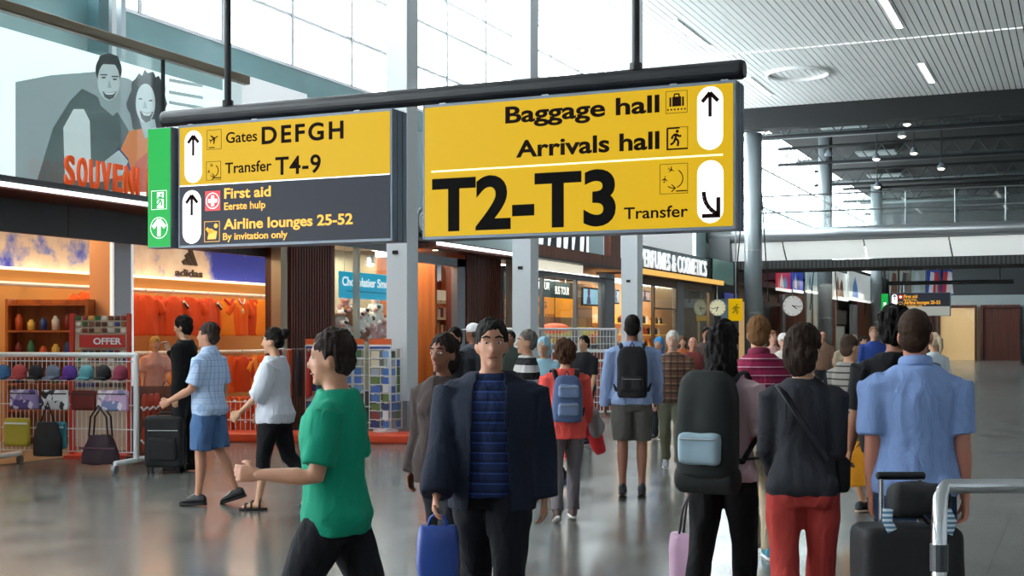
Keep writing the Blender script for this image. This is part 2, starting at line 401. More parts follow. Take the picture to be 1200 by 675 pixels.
for i, (u, v, Y, wd) in enumerate(((960, 125, 53, 1.8), (985, 146, 59, 2.1), (1030, 178, 70, 2.0), (1040, 205, 80, 2.0))):
    X = xon(u, Y); tag(MB().b2(-wd / 2, wd / 2, -1.6, 1.6, -.05, .05, 0, .02).build('acoustic_panel', mat('pale acoustic panel', '#8d9697', .7), None, (X, Y, 11.3)),
        '%s pale acoustic panel hung under the dark roof' % ['nearest', 'second', 'third', 'farthest'][i], 'ceiling panel', 'acoustic panels')
    ap = [o_ for o_ in COL.objects if o_.name.startswith('acoustic_panel')][-1]; MB().tube([(-wd * .4, 0, .05), (-wd * .4, 0, .4)], .015, 6).build('hanging_rod', M_dark, ap); MB().tube([(wd * .4, 0, .05), (wd * .4, 0, .4)], .015, 6).build('hanging_rod', M_dark, ap)
sl = 0
names = ['beside the pair at the top right', 'in the middle, glowing brightest', 'beside the bright middle one', 'hanging low below the middle one', 'dark one above the second column', 'at the right edge', 'second of the pair at the top right']
for (u, v, Y) in ((1057, 157, 57), (1071, 177, 60), (1027, 184, 60), (1028, 217, 70), (971, 180, 60), (1103, 195, 62), (1063, 143, 57)):
    X = xon(u, Y); z = zat(v, dep(X, Y)); sl += 1
    o = thing('spotlight', 'hanging roof spotlight %s' % names[sl - 1], 'spotlight', (X, Y, z), 0, 'spotlights under the dark roof')
    MB().tube([(0, 0, .15), (0, 0, 11.7 - z)], .025, 6).build('hanging_rod', M_dark, o)
    MB().tube([(0, 0, -.1), (0, 0, .0), (0, 0, .18)], [.2, .17, .06], 14).build('shade', M_grey, o, smooth=False)
    if sl != 5: MB().ell((0, -.0, -.1), (.15, .15, .08)).build('bulb', mat('spot bulb', '#fff6e0', .5, emit=6), o, smooth=True)
# --- building outside beyond the far windows
o = thing('outside_building', 'white office block with teal window bands seen through the far glazing', 'building', (-26, 78, 0))
MB().b2(-4, 3, -26, 42, 0, 7.6).build('wall', mat('white facade', '#e6ecee', .6), o)
mb = MB()
for z in (2.6, 5.2, 6.6):
    for j in range(17): mb.b2(3.0, 3.05, -25 + j * 4, -21.6 + j * 4, z, z + 1.0)
mb.build('window_band', mat('teal windows', '#6f979c', .2), o)

# ================================================================ HANGING DIRECTION SIGNS
Y0 = 10.3
def sp(u, v):
    X = xon(u, Y0); return X, zat(v, dep(X, Y0))
def fs(x, z, d): return (x, Y0 - .001 - d, z)
M_yel = mat('backlit yellow', '#8a6c00', .45, emit=.72, spec=.2, ecol='#dcb000'); M_navy = mat('backlit navy', '#23262e', .45, emit=.5, spec=.2, ecol='#2b2f38')
M_wlit = mat('backlit white', '#f7f7f4', .4, emit=.75); M_ink = mat('black lettering', '#160a08', .8, spec=.1); M_or = mat('backlit amber letters', '#f2aa22', .4, emit=.6)
M_green = mat('backlit green', '#056a2a', .45, emit=.7, spec=.2, ecol='#08b848'); M_red = mat('backlit red', '#d3202a', .4, emit=.6); M_case = mat('grey sign case', '#6f7a86', .4, metal=.2)
M_inkb = mat('brown black lettering', '#200c0a', .8, spec=.1)
def q(poly): return [sp(*p) for p in poly]
def plate(name, poly, m, parent, d0, d1):      # poly already in (x, z)
    return MB().prism(poly, fs, d0, d1).build(name, m, parent)
def band(pts, wd):                              # thick open polyline -> list of quads
    out = []
    for (a, b), (c, d) in zip(pts, pts[1:]):
        l = math.hypot(c - a, d - b); nx, ny = -(d - b) / l * wd / 2, (c - a) / l * wd / 2
        out.append([(a + nx, b + ny), (a - nx, b - ny), (c - nx, d - ny), (c + nx, d + ny)])
    return out
def multi(name, polys, m, parent, d0, d1):
    mb = MB()
    for p in polys:
        mb.prism(p, fs, d0, d1)
    return mb.build(name, m, parent)
def capsule(x0, x1, z0, z1):
    r = (x1 - x0) / 2; cx = (x0 + x1) / 2
    return [(cx + r * math.cos(R(a)), z1 - r + r * math.sin(R(a))) for a in range(0, 181, 12)] + [(cx + r * math.cos(R(a)), z0 + r + r * math.sin(R(a))) for a in range(180, 361, 12)]
def arrow_up(cx, zt, h, wd, t=.026):
    return band([(cx, zt - h), (cx, zt - .01)], t) + band([(cx - wd / 2, zt - wd * .55), (cx, zt), (cx + wd / 2, zt - wd * .55)], t * 1.15)
def boxline(x0, x1, z0, z1, t=.004):
    return band([(x0, z0), (x1, z0)], t) + band([(x0, z1), (x1, z1)], t) + band([(x0, z0), (x0, z1)], t) + band([(x1, z0), (x1, z1)], t)
def plane_icon(cx, cz, s, a):
    ca, sa = math.cos(a), math.sin(a)
    f = lambda x, y: (cx + s * (x * ca - y * sa), cz + s * (x * sa + y * ca))
    ps = [[(-.5, -.05), (.42, -.05), (.5, 0), (.42, .05), (-.5, .05)], [(.12, .04), (-.2, .46), (-.3, .46), (-.12, .04)], [(-.12, -.04), (-.3, -.46), (-.2, -.46), (.12, -.04)],
          [(-.38, .04), (-.5, .2), (-.56, .2), (-.5, .04)], [(-.5, -.04), (-.56, -.2), (-.5, -.2), (-.38, -.04)]]
    return [[f(*p) for p in pp] for pp in ps]
def runner(cx, cz, s, t=.13):
    P = lambda *pts: band([(cx + x * s, cz + y * s) for x, y in pts], t * s)
    return [circle(cx + .08 * s, cz + .42 * s, .1 * s, 12)] + P((.02, .28), (-.04, -.02)) + P((-.02, 0), (.16, -.18), (.1, -.46)) + P((-.04, -.02), (-.14, -.24), (-.34, -.36)) + P((.02, .26), (.2, .1), (.32, .16)) + P((.0, .26), (-.2, .16), (-.26, -.02))
def sign_case(o, u0, u1, zb, zt, depth=.28):
    xa, xb = xon(u0, Y0), xon(u1, Y0); t = .025
    mb = MB()
    mb.b2(xa, xb, Y0 + .01, Y0 + depth - .01, zb + .01, zt - .01, 0)
    mb.b2(xa - t, xa, Y0, Y0 + depth, zb - t, zt + t, 0, .006); mb.b2(xb, xb + t, Y0, Y0 + depth, zb - t, zt + t, 0, .006)
    mb.b2(xa, xb, Y0, Y0 + depth, zb - t, zb, 0); mb.b2(xa, xb, Y0, Y0 + depth, zt, zt + t, 0)
    for s in (.09, .19): mb.b2(xb + t, xb + t + .004, Y0 + s, Y0 + s + .006, zb - t, zt + t, 1)
    mb.build('case', [M_case, mat('case seam', '#4b5560', .5)], o)
    return xa, xb
ZB, ZT = 2.55, 3.72
# the long black bar carrying the signs
ob = thing('sign_bar', 'long black tubular bar hanging from the ceiling above the signs', 'sign bar', (0, 0, 0))
xl, xr = xon(181, Y0), xon(868, Y0); yb = Y0 + .14; zb = 3.852
MB().tube([(xl, yb, zb), (xl + .03, yb, zb), (xr - .03, yb, zb), (xr, yb, zb)], [.07, .082, .082, .07], 20).build('tube', M_black, ob)
MB().b2(xl + .05, xr - .05, yb - .086, yb - .08, zb - .03, zb + .0).build('groove', mat('bar groove', '#05060a', .3), ob)
for u in (267, 745):
    x = xon(u, yb); MB().tube([(x, yb, zb + .05), (x, yb, ZC)], .034, 12).tube([(x, yb, zb + .07), (x, yb, zb + .13)], .055, 12).build('hanging_rod', M_black, ob)
mb = MB()
for u in (225, 300, 420, 520, 640, 790, 850):
    x = xon(u, yb); mb.b2(x - .03, x + .03, yb - .03, yb + .03, ZT + .02, zb - .07)
mb.build('bracket', M_steel, ob)
# left sign: gates, transfer, first aid, lounges
o = thing('hanging_sign', 'gates, transfer, first aid and lounges sign, yellow above navy', 'sign', (0, 0, 0))
xa, xb = sign_case(o, 211, 457, ZB, ZT)
zd = sp(457, 204)[1]
plate('yellow_face', [(xa, zd), (xb, zd), (xb, ZT), (xa, ZT)], M_yel, o, -.01, .003)
plate('navy_face', [(xa, ZB), (xb, ZB), (xb, zd), (xa, zd)], M_navy, o, -.01, .003)
plate('divider', [(xa, zd - .006), (xb, zd - .006), (xb, zd + .006), (xa, zd + .006)], M_wlit, o, .003, .005)
def txt(s, u0, v0, u1, cap_px, m, bold=.012, spacing=1.0, flat=True):
    x0, z0 = sp(u0, v0); x1, _ = sp(u1, v0); cp = cap_px / FPX * dep(x0, Y0)
    return lettering(s, x0, x1, z0, cp, lambda x, z, d: fs(x, z, .0035 + d), m, o, bold, .0015, spacing)
txt('Gates', 265.3, 168, 301.6, 12.6, M_ink, .012); txt('DEFGH', 307, 169.4, 402.9, 20.5, M_ink, .026, 1.25)
txt('Transfer', 264.2, 203.6, 318.6, 12.6, M_ink, .012); txt('T4-9', 323, 205.4, 376.2, 21, M_ink, .017, 1.08)
txt('First aid', 263.2, 233, 317.6, 12.2, M_or, .022); txt('Eerste hulp', 263.2, 246.2, 311.2, 8.6, M_or, .015)
txt('Airline lounges 25-52', 262.5, 269, 413.6, 12.2, M_or, .022); txt('By invitation only', 261.7, 281.4, 337.1, 8.2, M_or, .015)
def pill(u0, u1, v0, v1, down=False):
    x0, z1 = sp(u0, v0); x1, _ = sp(u1, v0); z0 = sp(u0, v1)[1]
    p = MB().prism(capsule(x0, x1, z0, z1), fs, .003, .006).build('arrow_pill', M_wlit, o)
    cx = (x0 + x1) / 2; wd = (x1 - x0)
    if not down: multi('arrow', arrow_up(cx, z1 - .05, .2 if wd < .22 else .2, wd * .62, .028), M_inkb, p, .006, .0075)
    else:
        zz = z0 + .06
        bz = lambda t: ((1-t)**2 * (cx - .055) + 2*t*(1-t) * (cx - .055) + t*t * (cx + .06), (1-t)**2 * (zz + .2) + 2*t*(1-t) * (zz + .075) + t*t * (zz + .012))
        multi('arrow', band([bz(i / 6) for i in range(7)], .034)
              + band([(cx - .07, zz), (cx + .068, zz)], .034) + band([(cx + .068, zz - .017), (cx + .068, zz + .15)], .034), M_inkb, p, .006, .0075)
pill(217, 237, 154, 215); pill(214.5, 236, 223.6, 286)
def pic_frame(u0, u1, v0, v1): 
    x0, z1 = sp(u0, v0); x1, _ = sp(u1, v0); z0 = sp(u0, v1)[1]; return x0, x1, z0, z1
def pic_plane(u0, u1, v0, v1):
    x0, x1, z0, z1 = pic_frame(u0, u1, v0, v1); cx, cz = (x0 + x1) / 2, (z0 + z1) / 2
    multi('departures_pictogram', boxline(x0, x1, z0, z1) + plane_icon(cx, cz + .01, (x1 - x0) * .62, R(25)) + band([(x0 + .02, z0 + .018), (x0 + .09, z0 + .018)], .01), M_inkb, o, .003, .0045)
def pic_transfer(u0, u1, v0, v1):
    x0, x1, z0, z1 = pic_frame(u0, u1, v0, v1); cx, cz = (x0 + x1) / 2, (z0 + z1) / 2; r = (x1 - x0) * .33
    polys = boxline(x0, x1, z0, z1) + band([(x1 - .1, z0 + .02), (x1 - .004, z0 + .02)], .01)
    for a0, a1 in ((-70, 60), (230, 275)): polys += band(circle(cx, cz, r, 10, a0, a1), .008)
    polys += plane_icon(cx - .02, cz + r * .95, r * .7, R(-25)) + plane_icon(cx - r, cz, r * .7, R(80)) + band([(cx - .02, cz - r + .03), (cx + .015, cz - r), (cx - .02, cz - r - .03)], .008)
    multi('transfer_pictogram', polys, M_inkb, o, .003, .0045)
pic_plane(243, 259.6, 153, 175.6); pic_transfer(242.2, 259, 190, 211.5)
x0, x1, z0, z1 = pic_frame(240.8, 258.5, 224.3, 247.4); cx, cz = (x0 + x1) / 2, (z0 + z1) / 2; r = (x1 - x0) * .42
fa = plate('first_aid_pictogram', [(x0, z0), (x1, z0), (x1, z1), (x0, z1)], M_red, o, .003, .005)
multi('white_cross', band(circle(cx, cz, r, 24) + [(cx + r, cz)], .008) + band([(cx - r * .7, cz), (cx + r * .7, cz)], r * .48) + band([(cx, cz - r * .7), (cx, cz + r * .7)], r * .48), M_wlit, fa, .005, .0065)
x0, x1, z0, z1 = pic_frame(240, 257.5, 260, 283.5); sw = x1 - x0; sh = z1 - z0
P_ = lambda a, b: (x0 + a * sw, z0 + b * sh)
multi('lounge_pictogram', boxline(x0, x1, z0, z1, .005) + [[P_(.2, .12), P_(.75, .12), P_(.85, .5), P_(.62, .55), P_(.3, .52)]] + band([P_(.14, .68), P_(.36, .45)], .03) + band([P_(.3, .62), P_(.5, .45)], .025)
      + band([P_(.45, .62), P_(.6, .5)], .02) + [circle(*P_(.76, .78), sw * .13, 14)], M_or, o, .003, .0045)
# green emergency exit box at its left end
xg0, xg1 = xon(173, Y0 - .06), xon(200.5, Y0 - .06)
og = thing('exit_sign', 'tall green emergency exit box left of the gates sign', 'exit sign', (0, 0, 0))
MB().b2(xg0, xg1, Y0 - .06, Y0 + .1, ZB - .02, ZT + .01, 0, .006).build('case', M_case, og)
fs_keep = fs
def fs(x, z, d): return (x, Y0 - .062 - d, z)
plate('green_face', [(xg0 + .006, ZB - .01), (xg1 - .006, ZB - .01), (xg1 - .006, ZT), (xg0 + .006, ZT)], M_green, og, -.002, .002)
gx = lambda a: xg0 + a * (xg1 - xg0)
gw = xg1 - xg0
pd = plate('white_door', [(gx(.42), 2.925), (gx(.7), 2.925), (gx(.7), 3.085), (gx(.42), 3.085)], M_wlit, og, .002, .0035)
multi('running_figure', boxline(gx(.18), gx(.82), 2.915, 3.1, .004), M_wlit, og, .002, .0035)
multi('figure', runner(gx(.56), 3.005, .13), M_green, pd, .0035, .005)
multi('circle', band(circle(gx(.5), 2.73, .105, 28) + [(gx(.5) + .105, 2.73)], .006), M_wlit, og, .002, .0035)
multi('arrow', band([(gx(.5), 2.645), (gx(.5), 2.79)], .04) + band([(gx(.5) - .075, 2.735), (gx(.5), 2.81), (gx(.5) + .075, 2.735)], .04), M_wlit, og, .002, .0036)
fs = fs_keep
# right sign: baggage hall, arrivals hall, T2-T3 transfer
o = thing('hanging_sign', 'large yellow sign for baggage hall, arrivals hall and T2-T3', 'sign', (0, 0, 0))
xa, xb = sign_case(o, 498, 859, ZB, ZT)
plate('yellow_face', [(xa, ZB), (xb, ZB), (xb, ZT), (xa, ZT)], M_yel, o, -.01, .003)
x0, z0 = sp(506, 201.4); x1, _ = sp(847.3, 181)
plate('divider', [(x0, z0 - .008), (x1, z0 - .008), (x1, z0 + .008), (x0, z0 + .008)], mat('pale divider', '#f5efb0', .4, emit=.75), o, .003, .005)
M_ink2 = mat('black lettering', '#1c0d0a', .5)
txt('Baggage hall', 592.4, 145, 773, 19.6, M_ink2, .026); txt('Arrivals hall', 605, 185, 773, 20, M_ink2, .026)
txt('T2-T3', 506.6, 272, 721.9, 62, mat('deep black lettering', '#080707', .8, spec=.1), .032, 1.02); txt('Transfer', 731.4, 257, 806.4, 13.6, M_ink2, .014)
pill(817.3, 847.5, 102.6, 176.5); pill(817.3, 848, 188.8, 262, True)
x0, x1, z0, z1 = pic_frame(780.5, 805.4, 107.7, 133.3); sw, sh = x1 - x0, z1 - z0
multi('baggage_pictogram', boxline(x0, x1, z0, z1) + [[P_(.3, .3), P_(.72, .3), P_(.72, .74), P_(.3, .74)]] + [[P_(.17, .3), P_(.26, .3), P_(.26, .72), P_(.17, .72)]] + [[P_(.76, .3), P_(.85, .3), P_(.85, .72), P_(.76, .72)]]
      + band([P_(.4, .74), P_(.4, .86), P_(.62, .86), P_(.62, .74)], .012) + [circle(*P_(.1 + .16 * i, .16), .008, 8) for i in range(6)], M_inkb, o, .003, .0045)
x0, x1, z0, z1 = pic_frame(781.5, 806, 150, 176)
multi('arrivals_pictogram', boxline(x0, x1, z0, z1) + band([P_(.04, .0), P_(.04, .98), P_(.62, .98)], .012) + band([P_(.04, .03), P_(.98, .03)], .012) + runner((x0 + x1) / 2 - .01, (z0 + z1) / 2, .14), M_inkb, o, .003, .0045)
pic_transfer(773.7, 806, 193, 227.6)

# far sign under the footbridge
Y0 = 52.6
o = thing('hanging_sign', 'small far navy first aid and lounges sign below the footbridge', 'sign', (0, 0, 0))
zt, zm, zl = sp(1045, 344)[1], sp(1045, 359.5)[1], sp(1045, 370)[1]
xa, xb = xon(1043.5, Y0), xon(1113, Y0)
MB().b2(xa - .02, xb + .02, Y0, Y0 + .25, zl - .02, zt + .02, 0, .01).build('case', M_case, o)
plate('navy_face', [(xa, zm), (xb, zm), (xb, zt), (xa, zt)], M_navy, o, .0, .004)
plate('pale_face', [(xa, zl), (xb, zl), (xb, zm), (xa, zm)], mat('pale sign face', '#b9b8ae', .5, emit=.2), o, .0, .004)
txt('First aid', 1059, 349.5, 1075, 4, M_or, .03); txt('Eerste hulp', 1059, 352.4, 1074, 2.2, M_or, .02)
txt('Airline lounges 25-52', 1059.5, 356.6, 1102, 4, M_or, .03); txt('By invitation only', 1059.5, 359.4, 1081, 2.2, M_or, .02)
pl = MB().prism(capsule(*[xon(1045, Y0), xon(1051.6, Y0)], zm + .03, zt - .03), fs, .004, .008).build('arrow_pill', M_wlit, o)
multi('arrow', arrow_up(xon(1048.3, Y0), zt - .07, .2, .13, .028), M_inkb, pl, .008, .01)
pl = MB().prism(circle(xon(1048.3, Y0), (zl + zm) / 2, .11, 20), fs, .004, .008).build('arrow_pill', M_wlit, o)
multi('arrow', arrow_up(xon(1048.3, Y0), (zl + zm) / 2 + .08, .16, .11, .024), M_inkb, pl, .008, .01)
x0, x1, z0, z1 = xon(1053, Y0), xon(1057.8, Y0), sp(1053, 350.5)[1], sp(1053, 345.6)[1]
plate('first_aid_pictogram', [(x0, z0), (x1, z0), (x1, z1), (x0, z1)], M_red, o, .004, .006)
multi('white_cross', band([(x0 + .03, (z0 + z1) / 2), (x1 - .03, (z0 + z1) / 2)], .035) + band([((x0 + x1) / 2, z0 + .03), ((x0 + x1) / 2, z1 - .03)], .035), M_wlit, o, .006, .008)
x0, x1, z0, z1 = xon(1053, Y0), xon(1057.8, Y0), sp(1053, 359)[1], sp(1053, 354)[1]
multi('lounge_pictogram', boxline(x0, x1, z0, z1, .012) + [[(x0 + .04, z0 + .03), (x1 - .03, z0 + .03), (x1 - .03, z0 + .09), (x0 + .04, z0 + .09)]], M_or, o, .004, .006)
og = thing('exit_sign', 'small far green exit box beside the third grey column', 'exit sign', (0, 0, 0))
x0, x1 = xon(1032.6, Y0), xon(1041, Y0)
MB().b2(x0, x1, Y0, Y0 + .12, zl, zt, 0, .006).build('case', M_case, og)
plate('green_face', [(x0 + .01, zl + .01), (x1 - .01, zl + .01), (x1 - .01, zt - .01), (x0 + .01, zt - .01)], M_green, og, .0, .004)
cx = (x0 + x1) / 2
pd = plate('white_door', [(cx - .05, zl + .33), (cx + .06, zl + .33), (cx + .06, zl + .53), (cx - .05, zl + .53)], M_wlit, og, .004, .006)
multi('arrow', band([(cx, zl + .1), (cx, zl + .25)], .035) + band([(cx - .07, zl + .19), (cx, zl + .27), (cx + .07, zl + .19)], .035), M_wlit, og, .004, .006)
MB().tube([(cx, Y0 + .06, zt), (cx, Y0 + .06, 4.385)], .02, 6).build('hanging_rod', M_black, og)
ob = thing('sign_bar', 'thin black bar above the far navy sign', 'sign bar', (0, 0, 0))
zb2 = sp(1045, 332)[1]; xe = xon(1188, Y0)
MB().tube([(xa - .1, Y0 + .1, zb2), (xe, Y0 + .1, zb2)], .08, 12).build('tube', M_black, ob)
mb = MB()
for x in (xa + .3, xb - .3, xe - .5): mb.tube([(x, Y0 + .1, zb2), (x, Y0 + .1, 4.39)], .03, 8)
mb.build('hanging_rod', M_black, ob)
mb = MB()
for x in (xa + .5, xb - .5): mb.b2(x - .03, x + .03, Y0 + .08, Y0 + .12, zt, zb2 - .05)
mb.build('bracket', M_steel, ob)
# ================================================================ SHOPS ALONG THE LEFT WALL
def spot_row(name, x, ys, z, power, color, size=.35):
    for y in ys:
        lamp_area(name, (x, y, z), size, size, power, color)
M_warmlit = mat('warm shop light', '#fff0d2', .4, emit=2.2)
M_fasc = mat('bulkhead dark panel', '#46484a', .5)
def wallfn(X):                     # lettering on a wall facing +x: text runs along +y
    return lambda a, z, d: (X + d, a, z)
# common canopy along shops 1 + chocolate window
Ya, Yb, Yc = 8.0, wy(388, XS), wy(455, XS)
o = thing('shop_canopy', 'dark canopy with a white light strip over the souvenir shop', 'canopy', (0, 0, 0))
MB().b2(-13.5, -12.3, Ya, 19.0, 3.50, 3.56).build('slab', M_woodred, o)
MB().b2(-12.3, -12.24, Ya, 19.0, 3.52, 3.575).build('light_strip', mat('canopy white strip', '#ffffff', .4, emit=1.4), o)
mb = MB(); y = Ya
while y < 18.9: mb.b2(-13.2, -13.1, y, min(y + 2.0, 19.0) - .02, 3.05, 3.498); y += 2.0
mb.build('fascia_panel', M_fasc, o)
struct(MB().b2(XW, -12.26, Ya, 47.5, 3.602, 3.66).build('trim_5', M_dgrey))
# big letters
o = thing('shop_letters', 'large orange SOUVENIRS letters standing on the shop canopy', 'sign letters', (0, 0, 0))
M_orl = mat('orange letters', '#e8571a', .4, emit=.3)
s = 'SOUVENIRS'; ya = wy(72, XS + .1); step = (wy(172, XS + .1) - wy(92, XS + .1)) / 5.9
for i, c in enumerate(s):
    yy = ya + i * step
    wd = step * (.74 if c not in 'I' else .22)
    lettering(c, yy, yy + wd, 3.68, .40, wallfn(-12.44), M_orl, o, .02, .02, name='letter')
MB().b2(-12.5, -12.4, ya - .2, ya + 9 * step, 3.63, 3.672).build('base_rail', mat('dark orange rail', '#8d3413', .5), o)
# advert with a smiling couple (generic), behind a glass screen
Xp = -13.25
o = thing('advert_poster', 'wide black and white advert of a laughing couple, one in orange', 'poster', (0, 0, 0))
M_post = mat('advert white added glow', '#f2f5f6', .4, emit=1.0)  # glow added so the white reads blown out; no known lightbox
yl, yr = 8.5, 17.75
MB().b2(Xp - .1, Xp, yl, yr, 3.66, 5.8).build('panel', M_post, o)
gr = lambda c, e=.4: mat('advert tone ' + c, c, .45, emit=e)
LAY = [.002]
def pt(u, v, X): y = wy(u, X); return y, zat(v, dep(X, y))
def flat(name, pts, m, parent, hold=False, smooth_n=0):
    d = LAY[0]; LAY[0] += .0012
    poly = [(max(8.52, a_), max(3.68, b_)) for a_, b_ in (pt(u, v, Xp) for u, v in pts)]
    return MB().prism(poly, lambda a, b, dd: (Xp + d + dd, a, b), -.0011, 0.0).build(name, m, parent)
def blob(cx, cy, rx, ry, n=22, rot=0, wob=0):
    return [(cx + rx * math.cos(2*math.pi*i/n) * (1 + wob * math.sin(i * 5.1)), cy + ry * math.sin(2*math.pi*i/n) * (1 + wob * math.cos(i * 3.7))) for i in range(n)]
flat('backdrop_shade', [(18, 96), (60, 88), (112, 84), (150, 92), (186, 112), (186, 206), (18, 240)], gr('#a9b4b8'), o)
flat('man_shirt', [(40, 236), (62, 150), (82, 118), (96, 104), (112, 112), (138, 132), (158, 165), (166, 224)], gr('#5c6a6c'), o)
flat('man_neck', [(113, 108), (136, 104), (140, 128), (132, 136), (118, 124)], gr('#aab6ba'), o)
flat('man_hair', blob(127, 82, 15.5, 19), gr('#2b3134'), o)
flat('man_face', blob(127, 95, 13, 23) , gr('#d9e0e2'), o)
flat('man_fringe', [(113, 84), (116, 66), (127, 62), (138, 66), (142, 86), (137, 76), (118, 75)], gr('#2b3134'), o)
for u, v, a in ((121, 91, 1), (134, 93, 1)): flat('man_eye', blob(u, v, 2.6, 1.0, 10), gr('#343b3e'), o)
for u, v in ((121, 87), (134, 89)): flat('man_brow', [(u - 4, v), (u + 4, v), (u + 4, v + 1.4), (u - 4, v + 1.4)], gr('#343b3e'), o)
flat('man_nose', [(127, 93), (130, 103), (125, 103)], gr('#b3bec2'), o)
flat('man_smile', [(119, 107), (127, 109), (136, 107), (132, 115), (127, 117), (122, 114)], gr('#5a6164'), o)
flat('man_teeth', [(120.5, 107.8), (127, 109.4), (135, 107.8), (131, 111), (124, 111)], gr('#f4f6f6'), o)
flat('woman_hair', blob(172, 122, 23, 38, 40, 0, .09), gr('#33383b'), o)
flat('woman_shirt', [(142, 225), (140, 176), (150, 154), (168, 150), (196, 166), (205, 225)], mat('advert orange shirt', '#ee7d16', .45, emit=.4), o)
flat('shirt_shade', [(152, 225), (158, 190), (172, 178), (178, 225)], mat('advert red shirt', '#e2511d', .45, emit=.4), o)
flat('sleeve_trim', [(137, 172), (149, 186), (152, 200), (147, 200), (135, 178)], mat('advert blue trim', '#3d4dab', .45), o)
flat('woman_arm', [(92, 205), (120, 190), (138, 176), (149, 189), (142, 205), (118, 213), (92, 214)], gr('#cfd8dc'), o)
flat('woman_neck', [(162, 140), (180, 140), (184, 160), (168, 162)], gr('#bcc7ca'), o)
flat('woman_face', blob(169, 121, 11.5, 23), gr('#dfe5e7'), o)
for u, v in ((163, 116), (175, 118)): flat('woman_eye', blob(u, v, 2.4, .9, 10), gr('#3b4245'), o)
flat('woman_nose', [(168, 118), (171, 127), (166, 127)], gr('#b9c4c7'), o)
flat('woman_mouth', [(162, 130), (170, 133), (178, 131), (174, 142), (169, 144), (164, 139)], gr('#4c5255'), o)
flat('woman_teeth', [(163.5, 131), (170, 133.6), (176.5, 132), (173, 136), (167, 135.4)], gr('#f4f6f6'), o)
for i, v in enumerate((92, 106, 118)): flat('grey_text_bars', [(196, v), (236, v + 7), (236, v + 11), (196, v + 4)], gr('#c3cbce'), o)
flat('white_bottle', [(72, 150), (84, 128), (96, 128), (103, 142), (105, 208), (74, 214)], gr('#eef2f3'), o)
o2 = tag(MB().b2(Xp - .15, Xp - .05, 17.95, 20.4, 3.66, 6.2).build('advert_board', mat('plain advert white', '#f0f3f5', .4, emit=.35)), 'plain white advert panel right of the laughing couple poster', 'poster')  # slight glow added here too, to push the panel towards white
o = thing('glass_screen', 'tall glass screen with a brown top rail before the couple poster', 'glass screen', (0, 0, 0))
yj = wy(191, -12.75)
for y0_, y1_ in ((8.5, yj - .012), (yj + .012, 17.6)): MB().b2(-12.76, -12.74, y0_, y1_, 3.66, 5.85).build('glass_pane', M_glass2, o)
MB().b2(-12.82, -12.68, 8.5, 17.75, 5.85, 6.0, 0, .02).build('top_rail', mat('brown rail', '#6a5f4d', .35, metal=.4), o)
MB().b2(-12.78, -12.72, yj - .012, yj + .012, 3.66, 5.85).build('joint', M_dark, o)

# ---- souvenir shop interior
XB = -15.4; YB1 = wy(326, XB)
struct(MB().b2(XB - .9, XB - .3, 7.5, 36.5, 0, 3.59).b2(XB - .9, XS, 7.3, 7.5, 0, 3.49).build('wall_souvenir', mat('shop inner wall', '#c9a37c', .7)))
struct(MB().b2(XB - .3, -13.21, 7.5, 22.9, 3.42, 3.49).build('ceiling_souvenir', mat('shop ceiling', '#b9ab98', .7)))
struct(MB().b2(XB - .3, XS, 7.5, 36.5, 0.0, .012).build('floor_shops', M_shopfloor))
def mural():
    m = bpy.data.materials.new('sky mural'); m.use_nodes = True; nt = m.node_tree; b = nt.nodes['Principled BSDF']
    tc = nt.nodes.new('ShaderNodeTexCoord'); n = nt.nodes.new('ShaderNodeTexNoise'); n.inputs['Scale'].default_value = .85; n.inputs['Detail'].default_value = 7; n.inputs['Roughness'].default_value = .62
    nt.links.new(tc.outputs['Object'], n.inputs['Vector'])
    sp_ = nt.nodes.new('ShaderNodeSeparateXYZ'); nt.links.new(tc.outputs['Object'], sp_.inputs[0])
    mr = nt.nodes.new('ShaderNodeMapRange'); mr.inputs[1].default_value = 2; mr.inputs[2].default_value = 4.6; mr.inputs[3].default_value = .12; mr.inputs[4].default_value = -.2
    nt.links.new(sp_.outputs[1], mr.inputs[0])
    ad = nt.nodes.new('ShaderNodeMath'); nt.links.new(n.outputs['Fac'], ad.inputs[0]); nt.links.new(mr.outputs[0], ad.inputs[1])
    r = ramp(nt, [(.44, '#2f3fb4'), (.5, '#7f87c4'), (.56, '#d9c3ae'), (.75, '#f0e2cf')]); nt.links.new(ad.outputs[0], r.inputs[0])
    nt.links.new(r.outputs[0], b.inputs['Base Color']); b.inputs['Roughness'].default_value = .6
    nt.links.new(r.outputs[0], b.inputs['Emission Color']); b.inputs['Emission Strength'].default_value = .25
    return m
o = thing('wall_display', 'sports display wall with a sky and cloud picture above orange shirts', 'display wall', (XB, 17.5, 0))
MB().b2(-.28, -.06, -9, YB1 - 17.5, 2.74, 3.42).build('sky_panel', mural(), o)
MB().b2(-.28, 0, -9, YB1 - 17.9, 0, 2.70).build('back_panel', mat('warm display panel', '#d49a55', .6), o)
MB().b2(-.28, .03, YB1 - 17.9, YB1 - 17.55, 0, 2.72).build('blue_stripe', mat('blue stripe', '#2546b8', .5, emit=.15), o)
MB().b2(-.28, .06, YB1 - 17.54, YB1 - 17.4, 0, 3.42).build('white_edge', M_white, o)
MB().b2(-.1, .1, -9, YB1 - 17.9, 2.70, 2.74).build('light_ledge', mat('lit ledge', '#ffe9c0', .4, emit=1.5), o)
yA, yB = wy(208, XB) - 17.5, wy(240, XB) - 17.5
M_logo = mat('dark brown logo', '#3a2a22', .5)
zA = zat(329, dep(XB, wy(224, XB))) + .075
lettering('adidas', yA, yB, zA, .14, lambda a, z, d: (-.055 + d, a, z), M_logo, o, .03, .01, name='brand_lettering')
mb = MB(); c0 = (yA + yB) / 2
def lg(a, b, d): return (-.055 + d, c0 + a, zA + .22 + b)
